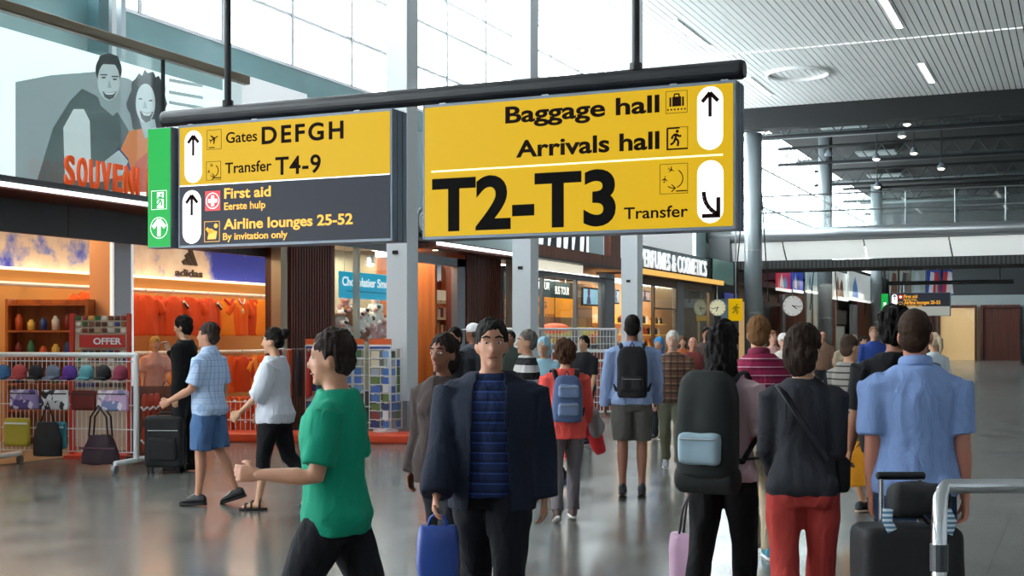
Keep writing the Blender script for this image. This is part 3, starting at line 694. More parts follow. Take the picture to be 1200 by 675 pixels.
for i, (h, x) in enumerate(((.12, -.17), (.24, -.02), (.37, .13))):
    ang = -.5
    mb.prism([(x, 0), (x + .115, 0), (x + .115 - h * .55, h), (x - h * .5, h - .06)], lg, 0, .02)
mb.build('brand_stripes', M_logo, o)
# rails
for nm, zr, lab in (('upper', 2.46, 'upper white clothes rail on the sports display wall'), ('lower', 1.36, 'lower white clothes rail under the hanging orange shirts')):
    o = thing('clothes_rail', lab, 'rail', (XB, 17.5, zr))
    MB().tube([(.4, -6, 0), (.4, wy(313, XB + .4) - 17.5, 0)], .035, 8).build('rail', M_white, o)
    mb = MB()
    for y in (-5.5, -2, 1.5, wy(313, XB + .4) - 17.6): mb.tube([(.4, y, 0), (0, y, 0)], .025, 6)
    mb.build('bracket', M_white, o)
# shirts
def shirt_mesh(long=False, wr=1):
    mb = MB()
    mb.tube([(0, 0, -.74), (0, 0, -.5), (0, 0, -.3), (0, 0, -.16), (0, 0, -.08), (0, 0, -.03)], [(.27, .055), (.26, .06), (.26, .065), (.26, .06), (.17, .05), (.09, .045)], 18)
    for s in (-1, 1):
        if long: mb.tube([(s * .2, 0, -.1), (s * .31, 0, -.3), (s * .34, 0, -.62)], [(.075, .05), (.065, .045), (.045, .04)], 12, ends=.4)
        else: mb.tube([(s * .18, 0, -.1), (s * .30, 0, -.22), (s * .38, 0, -.34)], [(.08, .05), (.085, .045), (.085, .04)], 12)
    me = remesh(mb, .016, 2); wrinkle(me, .018, 9, wr, (1, 1, .25)); return me
M_os = [mat('orange jersey', '#ee5f0c', .7, bump=.3, bscale=12), mat('bright orange shirt', '#f79022', .7, bump=.3, bscale=12), mat('red orange shirt', '#d9470f', .7, bump=.3, bscale=12)]
SM = [shirt_mesh(False, 1), shirt_mesh(True, 2), shirt_mesh(False, 3)]
def hanger_mesh():
    return MB().tube([(-.19, 0, -.1), (0, 0, -.03), (.19, 0, -.1)], .012, 6).tube([(0, 0, -.03), (0, 0, .02), (.02, 0, .05), (.0, 0, .075), (-.025, 0, .05)], .006, 6).mesh('hanger', M_steel)
HM = hanger_mesh()
shs = [(100, 0), (122, 1), (160, 0), (171, 2), (186, 1), (203, 0), (222, 2), (244, 1), (266, 2), (281, 0), (296, 1), (306, 2)]
which = ['first', 'second', 'third', 'fourth', 'fifth', 'sixth', 'seventh', 'eighth', 'ninth', 'tenth', 'eleventh', 'last']
for row, (zr, lst) in enumerate(((2.46, shs), (1.36, [(u + 3, (k + 1) % 3) for u, k in shs[2:]]))):
    for i, (u, k) in enumerate(lst):
        X = XB + .4 + (.05 if i % 2 else 0); y = wy(u, X)
        me = SM[k].copy(); me.materials.clear(); me.materials.append(M_os[(k + i) % 3])
        lab = 'orange football shirt, %s along the %s rail%s' % (which[i], ('upper', 'lower')[row], {9: ', with white collar and badge', 6: ', with white stripe'}.get(i, '') if row == 0 else '')
        o = thing('football_shirt', lab, 'shirt', (X, y, zr - .05), R(90) + random.uniform(-.25, .25), 'orange shirts on rails')
        link('shirt_body', me, o); link('hanger', HM, o)
        if row == 0 and i == 9:
            MB().tube([(-.09, -.045, -.03), (-.05, -.07, -.1), (0, -.075, -.13), (.05, -.07, -.1), (.09, -.045, -.03)], .014, 8).build('collar', M_white, o)
            MB().ell((.0, -.078, -.26), (.03, .01, .045)).build('badge', M_white, o)
        if i in (5, 7) and row == 0:
            MB().box((.26, -.055, -.17), (.16, .02, .05), 0, Matrix.Rotation(R(40), 3, 'Y')).box((.275, -.056, -.2), (.16, .02, .03), 1, Matrix.Rotation(R(40), 3, 'Y')).build('sleeve_flag', [M_white, M_black], o)
        if i == 8 and row == 0:
            MB().tube([(-.1, -.05, -.04), (0, -.075, -.14), (.1, -.05, -.04)], .02, 8).build('collar', mat('red white collar', '#c8324a', .7), o)
# interior pillar
yc = wy(132, -13.45)
o = thing('shop_pillar', 'silver pillar with warm light painted on its front inside the souvenir shop entrance', 'pillar', (-13.675, yc + .22, 0))
MB().b2(-.225, .225, -.22, -.21, 0.013, 3.419).build('warm_light_face', mat('painted warm light', '#e0a070', .5), o)  # warm shop light on the front is put into the peach colour
MB().b2(-.225, .205, -.209, .21, .013, 3.419).build('core', M_plain, o)
MB().b2(.206, .222, -.2, .2, .013, 3.419).build('silver_face', mat('silver panel', '#b8bcc2', .35, metal=.3), o)
mb = MB()
for y in (-.22, .22): mb.b2(.19, .235, y - .02, y + .02, .013, 3.419)
mb.build('white_edge', mat('lit white edge', '#ffffff', .4, emit=.5), o)
# magnet stand with OFFER board
xm, ym = gd(118, 17.4)
o = thing('magnet_stand', 'red souvenir magnet stand with an OFFER board by the shop pillar', 'display stand', (xm, ym, 0), R(24))
MB().b2(-.36, .36, .03, .07, .15, 1.92).build('back_board', mat('stand board', '#d8c3a8', .6), o)
MB().b2(-.42, -.36, -.02, .08, 0, 1.96).b2(.36, .40, -.02, .08, 0, 1.96).b2(-.42, .40, -.25, .3, 0, .05).build('frame', mat('red stand frame', '#cf3a22', .5), o)
ofb = MB().b2(-.27, .34, -.06, -.03, 1.50, 1.67).build('offer_board', mat('red offer board', '#c6281f', .5), o)
lettering('OFFER', -.08, .30, 1.54, .09, lambda a, z, d: (a, -.06 - d, z), M_white, ofb, .03, .004)
cols = ['#c9b28a', '#8a4a2a', '#2f6a3a', '#d6d2c4', '#a03222', '#3c4f8c', '#d8a13a', '#6c6a62', '#e5e0d4', '#5a2f22']
mgm = [MB().box((0, 0, 0), (.07, .03, .06), 0, None, .01).mesh('magnet', mat('magnet ' + c, c, .5)) for c in cols]
rot = Matrix.Rotation(R(24), 4, 'Z')
for r in range(9):
    for c in range(8):
        lx, lz = -.305 + c * .088, 1.62 + (r - 4) * 0 + r * .0 
        lz = 1.90 - r * .085 if r < 3 else 1.43 - (r - 3) * .11
        p = Vector((xm, ym, 0)) + (rot @ Vector((lx, .012, lz)))
        m = link('souvenir_magnet', random.choice(mgm), None, p, R(24))
        tag(m, 'small souvenir magnet on the red stand beside the OFFER board', 'magnet', 'souvenir magnets on the red stand')
# wire baskets with plush
M_wire = mat('white wire', '#e4e6e6', .4)
def wire_basket(lab, x, y, rz, wd, hh, plush):
    o = thing('wire_basket', lab, 'basket', (x, y, .012), rz); mb = MB(); dp = .4
    for z in (.06, hh * .5, hh): mb.tube([(-wd/2, -dp/2, z), (wd/2, -dp/2, z), (wd/2, dp/2, z), (-wd/2, dp/2, z), (-wd/2, -dp/2, z)], .010, 5)
    n = int(wd / .08)
    for i in range(n + 1):
        xx = -wd/2 + wd * i / n
        for yy in (-dp/2, dp/2): mb.tube([(xx, yy, .06), (xx, yy, hh)], .007, 4)
    for i in range(6):
        for xx in (-wd/2, wd/2): mb.tube([(xx, -dp/2 + dp*i/5, .06), (xx, -dp/2 + dp*i/5, hh)], .007, 4)
    for i in range(8): mb.tube([(-wd/2 + wd*i/7, -dp/2, .06), (-wd/2 + wd*i/7, dp/2, .06)], .006, 4)
    mb.build('wire_frame', M_wire, o)
    MB().b2(-wd/2, -wd/2 + .04, -.03, .03, 0, .06).b2(wd/2 - .04, wd/2, -.03, .03, 0, .06).build('foot', M_wire, o)
    M = Matrix.Translation((x, y, 0)) @ Matrix.Rotation(rz, 4, 'Z')
    for i in range(plush):
        lx = -wd/2 + .13 + (wd - .26) * (i % 5) / 4; lz = .16 + .17 * (i // 5)
        p = M @ Vector((lx, random.uniform(-.04, .04), lz))
        b = PLUSH[i % 2]
        c = dup(b, p, rz + random.uniform(-.5, .5)); c['label'] = 'orange plush toy lying in the %s' % lab.split(' wire')[0] + ' wire basket'; c['group'] = 'orange plush toys in wire baskets'
def plush(name, m1, m2, lab):
    o = thing(name, lab, 'plush toy', (0, -60, 0))
    mb = MB(); mb.ell((0, 0, .0), (.075, .06, .085)).ell((0, -.01, .11), (.06, .055, .055)).ell((-.05, 0, .16), (.022, .015, .025)).ell((.05, 0, .16), (.022, .015, .025))
    for s in (-1, 1): mb.ell((s * .085, -.02, .03), (.03, .025, .05)).ell((s * .05, -.06, -.07), (.032, .05, .03))
    me = remesh(mb, .012, 2); me.materials.append(m1); link('body', me, o)
    MB().ell((0, -.065, .1), (.028, .02, .02)).build('muzzle', m2, o)
    MB().ell((-.022, -.06, .125), .008).ell((.022, -.06, .125), .008).build('eyes', M_black, o); return o
PLUSH = [plush('plush_toy', M_os[0], M_os[1], 'orange plush toy'), plush('plush_toy', M_os[2], M_white, 'orange plush toy')]
wire_basket('left white wire basket of orange plush toys', *gd(202, 21.0), R(24), .62, .62, 10)
wire_basket('right white wire basket of orange plush toys', *gd(282, 20.9), R(24), .72, .58, 15)
for p in PLUSH:
    for ch in list(p.children): bpy.data.objects.remove(ch)
    bpy.data.objects.remove(p)
# orange fringed stand
o = thing('fringed_stand', 'low display stand with an orange fringed top behind the black suitcase', 'display stand', (*gd(201, 17.3), 0), R(24))
mb = MB()
for i in range(24):
    a = 2 * math.pi * i / 24; mb.box((.24 * math.cos(a), .24 * math.sin(a), .44), (.05, .03, .18), 0, Matrix.Rotation(a + math.pi/2, 3, 'Z'))
mb.tube([(0, 0, .5), (0, 0, .56)], [.25, .2], 24).build('fringe', mat('orange fringe', '#d9661a', .8), o)
MB().tube([(0, 0, 0), (0, 0, .36)], .22, 20).build('drum', mat('dark drum', '#3a2a22', .6), o)

# white grid rack on castors with caps and bags
xr_, yr_ = g(152, 553)
o = thing('grid_rack', 'white wheeled grid rack hung with caps and bags', 'display rack', (xr_, yr_, 0), R(10))
ht = 1.42; L = 1.95
MB().tube([(0, .15, .13), (0, .15, ht), (-.02, .15, ht + .0)], .035, 10).tube([(-L, .15, .13), (-L, .15, ht)], .035, 10).tube([(.0, .15, ht), (-L, .15, ht)], .032, 10).build('post', M_wire, o)
ft = MB().tube([(0, -.32, .13), (0, .62, .13)], .034, 10, ends=.5).tube([(0, -.32, .13), (0, -.34, .07)], .02, 8).tube([(0, .62, .13), (0, .6, .07)], .02, 8).build('foot', M_wire, o)
for y in (-.33, .61): MB().tube([(-.02, y, .055), (.02, y, .055)], .055, 14).build('castor', M_grey, ft)
ft = MB().tube([(-L, -.32, .13), (-L, .62, .13)], .034, 10, ends=.5).tube([(-L, -.32, .13), (-L, -.34, .07)], .02, 8).tube([(-L, .62, .13), (-L, .6, .07)], .02, 8).build('foot', M_wire, o)
for y in (-.33, .61): MB().tube([(-L - .02, y, .055), (-L + .02, y, .055)], .055, 14).build('castor', M_grey, ft)
mb = MB(); x = -.07
while x > -L + .03: mb.tube([(x, .15, .22), (x, .15, ht - .04)], .006, 4); x -= .062
for z in (.22, .5, .8, 1.1, 1.34): mb.tube([(0, .15, z), (-L, .15, z)], .007, 5)
mb.build('wire_grid', M_wire, o)
Mr = Matrix.Translation((xr_, yr_, 0)) @ Matrix.Rotation(R(10), 4, 'Z')
def onrack(x, y, z): return Mr @ Vector((x, y, z))
cm = bmesh.new
capc = ['#8a2f4a', '#2a2a30', '#5fa0a8', '#5a2f8a', '#6d7a8c', '#23242a', '#b8474a', '#3e6a98']
nm_ = ['wine red', 'black', 'turquoise', 'purple', 'grey blue', 'charcoal', 'coral', 'blue']
for i in range(8):
    c = thing('cap', '%s cap in the top row of the white grid rack' % nm_[i], 'cap', onrack(-.16 - i * .235, .06, 1.18), R(10), 'caps on the grid rack')
    me = remesh(MB().ell((0, 0, .02), (.095, .09, .1)).ell((0, 0, -.03), (.097, .092, .04)), .012, 2); me.materials.append(mat('cap ' + capc[i], capc[i], .8)); link('crown', me, c)
    MB().tube([(-.07, -.08, -.04), (-.04, -.14, -.055), (.04, -.14, -.055), (.07, -.08, -.04)], [(.02, .01)] * 4, 8).ell((0, -.09, -.04), (.075, .07, .012)).build('peak', mat('cap ' + capc[i], capc[i], .8), c, smooth=True)
def pouch(lab, x, z, wd, hh, m, m2):
    c = thing('pouch_bag', lab, 'bag', onrack(x, .06, z), R(10), 'patterned bags on the grid rack')
    me = remesh(MB().box((0, 0, 0), (wd, .07, hh), 0, None, .03, 3), .014, 2); me.materials.append(m); link('body', me, c)
    MB().b2(-wd/2 + .02, wd/2 - .02, -.042, -.03, hh * .28, hh * .34).build('zip', m2, c)
def patt(name, a, b, c, sc=14):
    m = bpy.data.materials.new(name); m.use_nodes = True; nt = m.node_tree; bs = nt.nodes['Principled BSDF']
    tc = nt.nodes.new('ShaderNodeTexCoord'); v = nt.nodes.new('ShaderNodeTexVoronoi'); v.inputs['Scale'].default_value = sc; nt.links.new(tc.outputs['Object'], v.inputs['Vector'])
    r = ramp(nt, [(0, a), (.33, b), (.66, c)], 'CONSTANT'); sx = nt.nodes.new('ShaderNodeSeparateXYZ'); nt.links.new(v.outputs['Color'], sx.inputs[0])
    nt.links.new(sx.outputs[0], r.inputs[0]); nt.links.new(r.outputs[0], bs.inputs['Base Color']); bs.inputs['Roughness'].default_value = .7; return m
pouch('pink and white floral bag, first in the grid rack second row', -.26, .86, .42, .26, patt('pink floral', '#c8a6c8', '#e6dfe6', '#7d86b4'), M_black)
pouch('dark red bag, second in the grid rack second row', -.67, .86, .34, .25, mat('dark red cloth', '#6b2320', .8), M_black)
pouch('black and white patterned bag, third in the grid rack second row', -1.06, .86, .38, .25, patt('black white', '#e8e8e8', '#303238', '#c8c8cc'), M_black)
pouch('lilac patterned bag, last in the grid rack second row', -1.5, .86, .4, .25, patt('lilac', '#9a8ac0', '#d8d0e4', '#5a4a88'), M_black)
pouch('turquoise bag low on the left of the grid rack', -1.12, .42, .42, .34, mat('turquoise cloth', '#2f8a96', .8), M_white)
pouch('yellow bag low at the far left of the grid rack', -1.6, .45, .36, .36, mat('yellow cloth', '#b9a83a', .8), M_white)
c = thing('handbag', 'dark purple handbag hanging low on the white grid rack', 'bag', onrack(-.42, .04, .3), R(10))
me = remesh(MB().tube([(0, 0, -.22), (0, 0, -.1), (0, 0, .05), (0, 0, .14)], [(.27, .09), (.26, .09), (.2, .075), (.16, .05)], 18), .016, 3); wrinkle(me, .014, 14, 3); me.materials.append(mat('dark purple cloth', '#33222e', .7)); link('body', me, c)
for y in (-.05, .05): MB().tube([(-.13, y, .12), (-.11, y, .36), (0, y, .5), (.11, y, .36), (.13, y, .12)], .012, 8).build('handle', mat('bag handle dark', '#1c1820', .6), c)
MB().tube([(-.24, -.086, -.02), (0, -.1, -.02), (.24, -.086, -.02)], .012, 6).build('trim_band', mat('purple trim', '#5a3548', .6), c)
c = thing('handbag', 'black bag hanging at the far left of the grid rack', 'bag', onrack(-1.05, -.12, .5), R(10))
me = remesh(MB().tube([(0, 0, -.32), (0, 0, -.1), (0, 0, .1)], [(.2, .09), (.2, .09), (.14, .05)], 16), .016, 3); me.materials.append(mat('black bag cloth', '#18181c', .7)); link('body', me, c)
MB().tube([(-.1, 0, .08), (0, 0, .34), (.1, 0, .08)], .012, 8).build('handle', M_black, c)
# souvenirs of the interior left: tall orange rack
o = thing('souvenir_shelf', 'orange shelf unit of souvenirs at the far left of the shop', 'shelf', (-14.3, wy(60, -14.3), .012), R(24))
MB().b2(-.6, .6, .15, .19, 0, 2.2).b2(-.62, -.58, -.2, .19, 0, 2.2).b2(.58, .62, -.2, .19, 0, 2.2).build('carcass', M_woodor, o)
for z in (.1, .5, .9, 1.3, 1.7, 2.1): MB().b2(-.58, .58, -.2, .15, z, z + .03).build('shelf', M_woodor, o)
for k, z in enumerate((.53, .93, 1.33, 1.73)):
    for j in range(6):
        c = ['#c8552a', '#e8c05a', '#2f4a8a', '#d8d4cc', '#7a2a2a', '#3f7a5a'][(j + 2 * k) % 6]; hh = .16 + .03 * ((j * 5 + k) % 4)
        p = Matrix.Translation((-14.3, wy(60, -14.3), .014)) @ Matrix.Rotation(R(24), 4, 'Z') @ Vector((-.47 + j * .185, -.05, z))
        tag(MB().tube([(0, 0, 0), (0, 0, hh * .7), (0, 0, hh * .85), (0, 0, hh)], [.055, .06, .035, .03], 12).build('souvenir_mug', mat('mug ' + c, c, .35), None, p, 0, True), 'souvenir vase on the %s board of the orange shelf unit' % ('lowest', 'second', 'third', 'top')[k], 'vase', 'souvenir vases on the %s board' % ('lowest', 'second', 'third', 'top')[k])
# red slippers/bags hanging between rack and woman
for i in range(6):
    x, y = gd(170 + (i % 3) * 7, 16.3 + .15 * (i % 3)); z = .75 - .42 * (i // 3)
    c = thing('clog_slipper', 'red clog slipper, %s of the %s row on the hook panel behind the rack' % (['left', 'middle', 'right'][i % 3], ['upper', 'lower'][i // 3]), 'slipper', (x, y, z), R(24), 'red clog slippers')
    me = remesh(MB().tube([(0, 0, -.15), (0, 0, -.05), (0, 0, .08), (0, 0, .15)], [(.03, .03), (.045, .04), (.045, .035), (.03, .02)], 12, ends=.6), .01, 2); me.materials.append(mat('red slipper', '#b03a24', .6)); link('sole', me, c)
    MB().tube([(-.04, -.03, .0), (0, -.06, -.04), (.04, -.03, .0)], .014, 8).build('strap', M_white, c)
x, y = gd(177, 16.6)
o = thing('hook_panel', 'brown slatted hook panel carrying the red slippers', 'display panel', (x, y, 0), R(24)); MB().b2(-.3, .3, .12, .15, .1, 1.0).build('panel', M_woodbr, o); MB().b2(-.3, .3, -.1, .2, 0, .1).build('foot', M_woodbr, o)

# ---- ribbed red wood panels and posts
def wood_panel(lab, u0, u1, z1, X=XS, z0=.012):
    y0_, y1_ = wy(u0, X), wy(u1, X); o = thing('wood_panel', lab, 'wall panel', (X, y0_, 0))
    MB().b2(-.5, -.02, 0, y1_ - y0_, z0, z1).build('panel', M_woodred, o)
    mb = MB(); y = .03
    while y < y1_ - y0_ - .05: mb.b2(-.02, .015, y, y + .05, z0, z1); y += .085
    mb.build('slats', M_woodred, o); return o
o = thing('shop_post', 'slim steel post at the right edge of the souvenir shop', 'post', (XS - .1, wy(333, XS), 0)); MB().b2(-.1, .1, -.1, .1, .012, 3.49).build('post', mat('champagne steel', '#a89a86', .3, metal=.7), o)
MB().b2(-.105, .105, -.11, .11, .012, .2).build('shoe', M_grey, o)
wood_panel('ribbed red brown wood panel between souvenir shop and chocolate window', 339, 388, 3.49)
# ---- chocolate window
y0_, y1_ = wy(389, XS), wy(487, XS)
o = thing('shop_window', 'chocolate shop window with wooden left jamb', 'shop window', (0, 0, 0))
MB().b2(XS - .12, XS, y0_, y0_ + .1, .6, 3.49).build('left_jamb', M_woodbr, o)
MB().b2(XS - .12, XS, y0_, y1_, 3.34, 3.49).b2(XS - .12, XS, y1_ - .08, y1_, .6, 3.34).build('frame', M_grey, o)
MB().b2(XS - .4, XS + .02, y0_, y1_, .012, .6).build('plinth', M_dgrey, o)
MB().b2(XS - .07, XS - .055, y0_ + .1, y1_ - .08, .6, 3.34).build('glass_pane', M_glass, o)
MB().b2(XS - .12, XS - .01, wy(421, XS) - .04, wy(421, XS) + .04, .6, 3.34).build('mullion', mat('pale mullion', '#b9c4c0', .4), o)
MB().b2(-13.98, -13.9, y0_ + .45, y1_ + .6, .012, 3.49).build('back_wall', mat('window back wall', '#b9b59a', .7), o)
mb = MB()
for z in (.95, 1.5, 2.05): mb.b2(-13.9, -13.0, y0_, y1_, z, z + .04)
mb.build('shelf', M_woodor, o)
sy0, sy1 = wy(400, XS - .12), wy(462, XS - .12)
z0, z1 = zat(349, dep(XS, sy0)), zat(317, dep(XS, sy0))
o = thing('blue_shop_sign', 'bright blue chocolate sign board hanging in the shop window', 'sign', (XS - .16, 0, 0))
MB().b2(-.03, 0, sy0, sy1, z0, z1, 0, .03).build('board', mat('cyan board', '#18b4dc', .4, emit=.4), o)
lettering('Chocolatier Smed', sy0 + .1, sy1 - .05, z0 + (z1 - z0) * .47, .17, lambda a, z, d: (.001 + d, a, z), M_wlit, o, .012, .003)
MB().b2(.0, .003, sy0 + .25, sy1 - .25, z0 + .13, z0 + .15).build('rule', mat('darker blue rule', '#0f86b8', .4), o)
mb = MB()
for y in (sy0 + .2, sy1 - .2): mb.tube([(-.015, y, z1), (-.015, y, 3.34)], .008, 6)
mb.build('hanger', M_steel, o)
MWH, MBL, MBR = mat('white plush', '#ece8e4', .9), mat('black plush patches', '#2a2c30', .9), mat('brown plush', '#a0643a', .9)
pos = [(402, 391, 0), (408, 373, 1), (414, 389, 0), (420, 381, 0), (427, 376, 0), (433, 386, 0), (440, 372, 0), (440, 362, 0), (404, 362, 2), (424, 391, 1), (446, 387, 2), (399, 378, 0), (436, 394, 2), (411, 396, 0)]
pl = ['at the lower left', 'brown, seated beside the left jamb', 'in the lower row centre left', 'above the lower row at the mullion', 'right of the mullion', 'right of centre', 'upper right', 'topmost at the right', 'pink, topmost at the left', 'brown, low by the mullion', 'pink, lower right', 'leaning on the left jamb', 'pink, lowest right', 'lowest, left of the mullion']
for i, (u, v, k) in enumerate(pos):
    X = -12.95 - .1 * (i % 3); y = wy(u, X); z = zat(v, dep(X, y))
    o = thing('plush_toy', 'white and grey plush toy in the chocolate window, %s' % pl[i] if k == 0 else 'plush toy in the chocolate window, %s' % pl[i], 'plush toy', (X, y, z), R(60 + random.uniform(-30, 30)), 'plush toys in the chocolate window')
    me = remesh(MB().ell((0, 0, 0), (.12, .1, .13)).ell((0, -.03, .17), (.095, .09, .085)).ell((-.09, 0, .24), (.03, .02, .04)).ell((.09, 0, .24), (.03, .02, .04)).ell((-.12, -.05, .02), (.045, .04, .09)).ell((.12, -.05, .02), (.045, .04, .09)).ell((-.07, -.1, -.11), (.05, .08, .045)).ell((.07, -.1, -.11), (.05, .08, .045)), .016, 2)
    me.materials.append([MWH, MBR, mat('pink plush', '#d9a0a0', .9)][k]); link('body', me, o)
    MB().ell((.05, -.07, .21), (.045, .045, .04)).ell((-.06, -.07, -.02), (.05, .05, .05)).build('patch', MBL if k == 0 else MWH, o, smooth=True)
    MB().ell((0, -.115, .155), (.045, .03, .035)).build('muzzle', mat('pink muzzle', '#d99a94', .8), o, smooth=True)
mb = MB()
o = thing('display_pedestal', 'cream tiered pedestal under the plush toys in the chocolate window', 'pedestal', (-13.15, wy(425, -13.15), .6), 0)
MB().b2(-.4, .35, -1.15, 1.1, 0, .55, 0, .02).b2(-.4, .2, -1.0, 1.0, .55, .95, 0, .02).build('tiers', mat('cream tier', '#cfc3a2', .6), o)
# shop pictures at the top of the chocolate interior
o = thing('window_spot', 'round ceiling spotlight glowing inside the chocolate window', 'spotlight', (-13.4, wy(434, -13.4), 3.2)); MB().tube([(0, 0, -.05), (0, 0, .12)], [.1, .07], 14).build('housing', M_grey, o); MB().ell((0, 0, -.06), (.08, .08, .05)).build('bulb', mat('shop bulb', '#fff4d8', .4, emit=8), o)

# ---- second shop (books and souvenirs) with its own light-edged canopy
Y1, Y2 = wy(488, XS), wy(588, XS)
o = thing('shop_canopy', 'red brown wooden canopy with a white light edge over the book shop', 'canopy', (0, 0, 0))
MB().b2(-13.6, -12.1, 23.36, Y2 + .1, 3.48, 3.58).build('slab', M_woodred, o)
MB().b2(-12.1, -12.04, 23.36, Y2 + .1, 3.53, 3.60).build('light_strip', mat('canopy white strip', '#ffffff', .4, emit=1.4), o)
MB().b2(-12.5, -12.08, Y2, Y2 + .12, .012, 3.479).build('end_post', mat('beige end post', '#a38f7c', .5), o)
for yy in (wy(510, -12.5), wy(470, -12.5)): MB().tube([(-12.5, yy, 3.47), (-12.5, yy, 3.479)], .06, 14).build('downlight', mat('downlight', '#fff2d0', .4, emit=5), o)
wood_panel('ribbed dark red wood panel at the right of the book shop', 546, 587, 3.48)
o = thing('shop_portal', 'grey steel portal frame of the book shop entrance', 'frame', (0, 0, 0))
MB().b2(XS - .15, XS, wy(536, XS), wy(545, XS), .012, 3.38).build('post', M_grey, o); MB().b2(XS - .15, XS, 23.0, wy(545, XS), 3.2, 3.38).build('lintel', M_grey, o)
XB2 = -14.1
o = thing('bookcase', 'lit bookcase under the city picture in the book shop', 'bookcase', (XB2, 0, 0))
ya_, yb_ = wy(470, XB2), wy(517, XB2)
MB().b2(-.3, -.02, ya_, yb_, .012, 2.3).build('back_panel', mat('warm bookcase back', '#9c6a3c', .6), o)
zs = [zat(v, dep(XB2, wy(503, XB2))) for v in (353, 372, 391, 411, 430, 448)]
for z in zs: MB().b2(-.02, .3, ya_, yb_, z - .05, z).build('shelf', mat('pale shelf', '#d9c6a4', .5, emit=.1), o)
MB().b2(-.02, .3, ya_, yb_, .012, .9).build('base', M_woodor, o)
MB().b2(-.3, .32, yb_, yb_ + .06, .012, 3.4).build('side_panel', M_woodor, o)
bc = ['#e8e0d0', '#c44a2a', '#2b3b6a', '#d8b46a', '#7a2a1a', '#4a6a4a', '#e0a060', '#f0ece0']
nmz = ['top', 'second', 'third', 'fourth', 'fifth', 'bottom']
for k, z in enumerate(zs):
    y = ya_ + .08
    while y < yb_ - .12:
        t = random.uniform(.06, .1); h = random.uniform(.19, .25); c = random.choice(bc)
        b = MB().b2(-.08, .08, 0, t, 0, h, 0, .004).build('book', mat('book ' + c, c, .5), None, (XB2 + .14, y, z))
        tag(b, 'book standing on the %s shelf of the lit bookcase' % nmz[k], 'book', 'books on the %s shelf of the lit bookcase' % nmz[k]); y += t + random.choice((.004, .004, .05))
o = thing('city_picture', 'bright picture of a dark red city skyline above the bookcase', 'picture', (XB2, 0, 0))
zp0, zp1 = zs[0] + .28, 3.4
def skyp():
    m = bpy.data.materials.new('picture sky'); m.use_nodes = True; nt = m.node_tree; b = nt.nodes['Principled BSDF']
    tc = nt.nodes.new('ShaderNodeTexCoord'); n = nt.nodes.new('ShaderNodeTexNoise'); n.inputs['Scale'].default_value = 1.4; nt.links.new(tc.outputs['Object'], n.inputs['Vector'])
    r = ramp(nt, [(.42, '#3a9cc8'), (.6, '#e6ecec')]); nt.links.new(n.outputs['Fac'], r.inputs[0]); nt.links.new(r.outputs[0], b.inputs['Base Color']); nt.links.new(r.outputs[0], b.inputs['Emission Color']); b.inputs['Emission Strength'].default_value = .4; return m
MB().b2(-.06, 0, ya_, yb_, zp0, zp1).build('sky', skyp(), o)
sk = [(ya_, zp0)]; yy = ya_; r2 = random.Random(4)
hs = [.3, .45, .42, .8, .5, .35, .38, .62, .9, .6, .45, .7, .5, .55]
for i, h in enumerate(hs):
    a = ya_ + (yb_ - ya_) * i / len(hs); b = ya_ + (yb_ - ya_) * (i + 1) / len(hs)
    hh = h * .95 * (zp1 - zp0) * .75
    sk += [(a, zp0 + hh * .8), ((a + b) / 2, zp0 + hh), (b, zp0 + hh * .8)]
sk.append((yb_, zp0))
MB().prism(sk, lambda a, b, d: (d, a, b), .001, .006).build('skyline', mat('skyline red', '#6e2a24', .6, emit=.1), o)
tag(MB().b2(-.02, .2, ya_ + .01, yb_ - .01, 0, .24, 0, .01).build('shelf_header', mat('cream header', '#efe4c4', .5, emit=.25), None, (XB2 + .05, 0, zs[0] + .02)), 'cream header board between the city picture and top bookcase shelf', 'header board')
o = tag(MB().b2(-14.2, -12.75, wy(517, XS), wy(517, XS) + .1, .012, 3.4).build('partition', M_woodor), 'orange brown wood partition at the right of the bookcase', 'partition')
o = thing('round_logo', 'round pale letter logo above the book shop canopy', 'sign letters', (-12.3, wy(494, -12.3), 4.02))
MB().prism(circle(0, 0, .26, 28), lambda a, b, d: (d, a, b), 0, .05).build('disc', mat('grey disc', '#6d7478', .5), o)
MB().b2(-.05, -.001, -.04, .04, -.44, -.1).build('stand', M_dark, o)
lettering('@', -.2, .2, -.14, .3, lambda a, z, d: (.051 + d, a, z), M_white, o, .02, .01)

# ---- third shop: glazed shop with orange posters
Y3, Y4 = wy(590, XS), wy(719, XS)
o = thing('glazed_shopfront', 'glazed shopfront with grey frames between two white pillars', 'shopfront', (0, 0, 0))
yp = [Y3 + .05, wy(637, XS), wy(676, XS), wy(705, XS), Y4]
mb = MB()
for y in yp: mb.b2(XS - .1, XS, y - .04, y + .04, .012, 3.3)
mb.b2(XS - .1, XS, Y3, Y4, 3.2, 3.3); mb.build('frame', M_grey, o)
MB().b2(XS - .06, XS - .05, Y3, Y4, .3, 3.2).build('glass_pane', M_glass, o)
MB().b2(XS - .16, XS + .04, wy(708, XS), wy(719, XS), .012, 3.5).build('grey_post', M_grey, o)
MB().b2(XS - 1.5, XS + .06, Y3, Y4, 3.3, 3.34).build('soffit', M_dgrey, o)
MB().b2(-12.58, -12.42, wy(611, XS), wy(676, XS), 3.36, 3.58).build('light_box', mat('cream light box', '#f3ecd6', .4, emit=.7), o)
MB().b2(-12.52, -12.3, wy(613, XS), wy(722, XS), 3.66, 3.95).build('beam', M_woodbr, o)
MB().b2(-12.55, -12.33, wy(706, XS), wy(717, XS), 3.95, 6.6).build('upright', M_woodbr, o)
MB().b2(-13.5, -13.4, wy(688, XS), wy(708, XS) , 3.7, 6.6).build('upper_panel', M_woodbr, o)
M_brn = mat('brown interior wall', '#7a5232', .6)
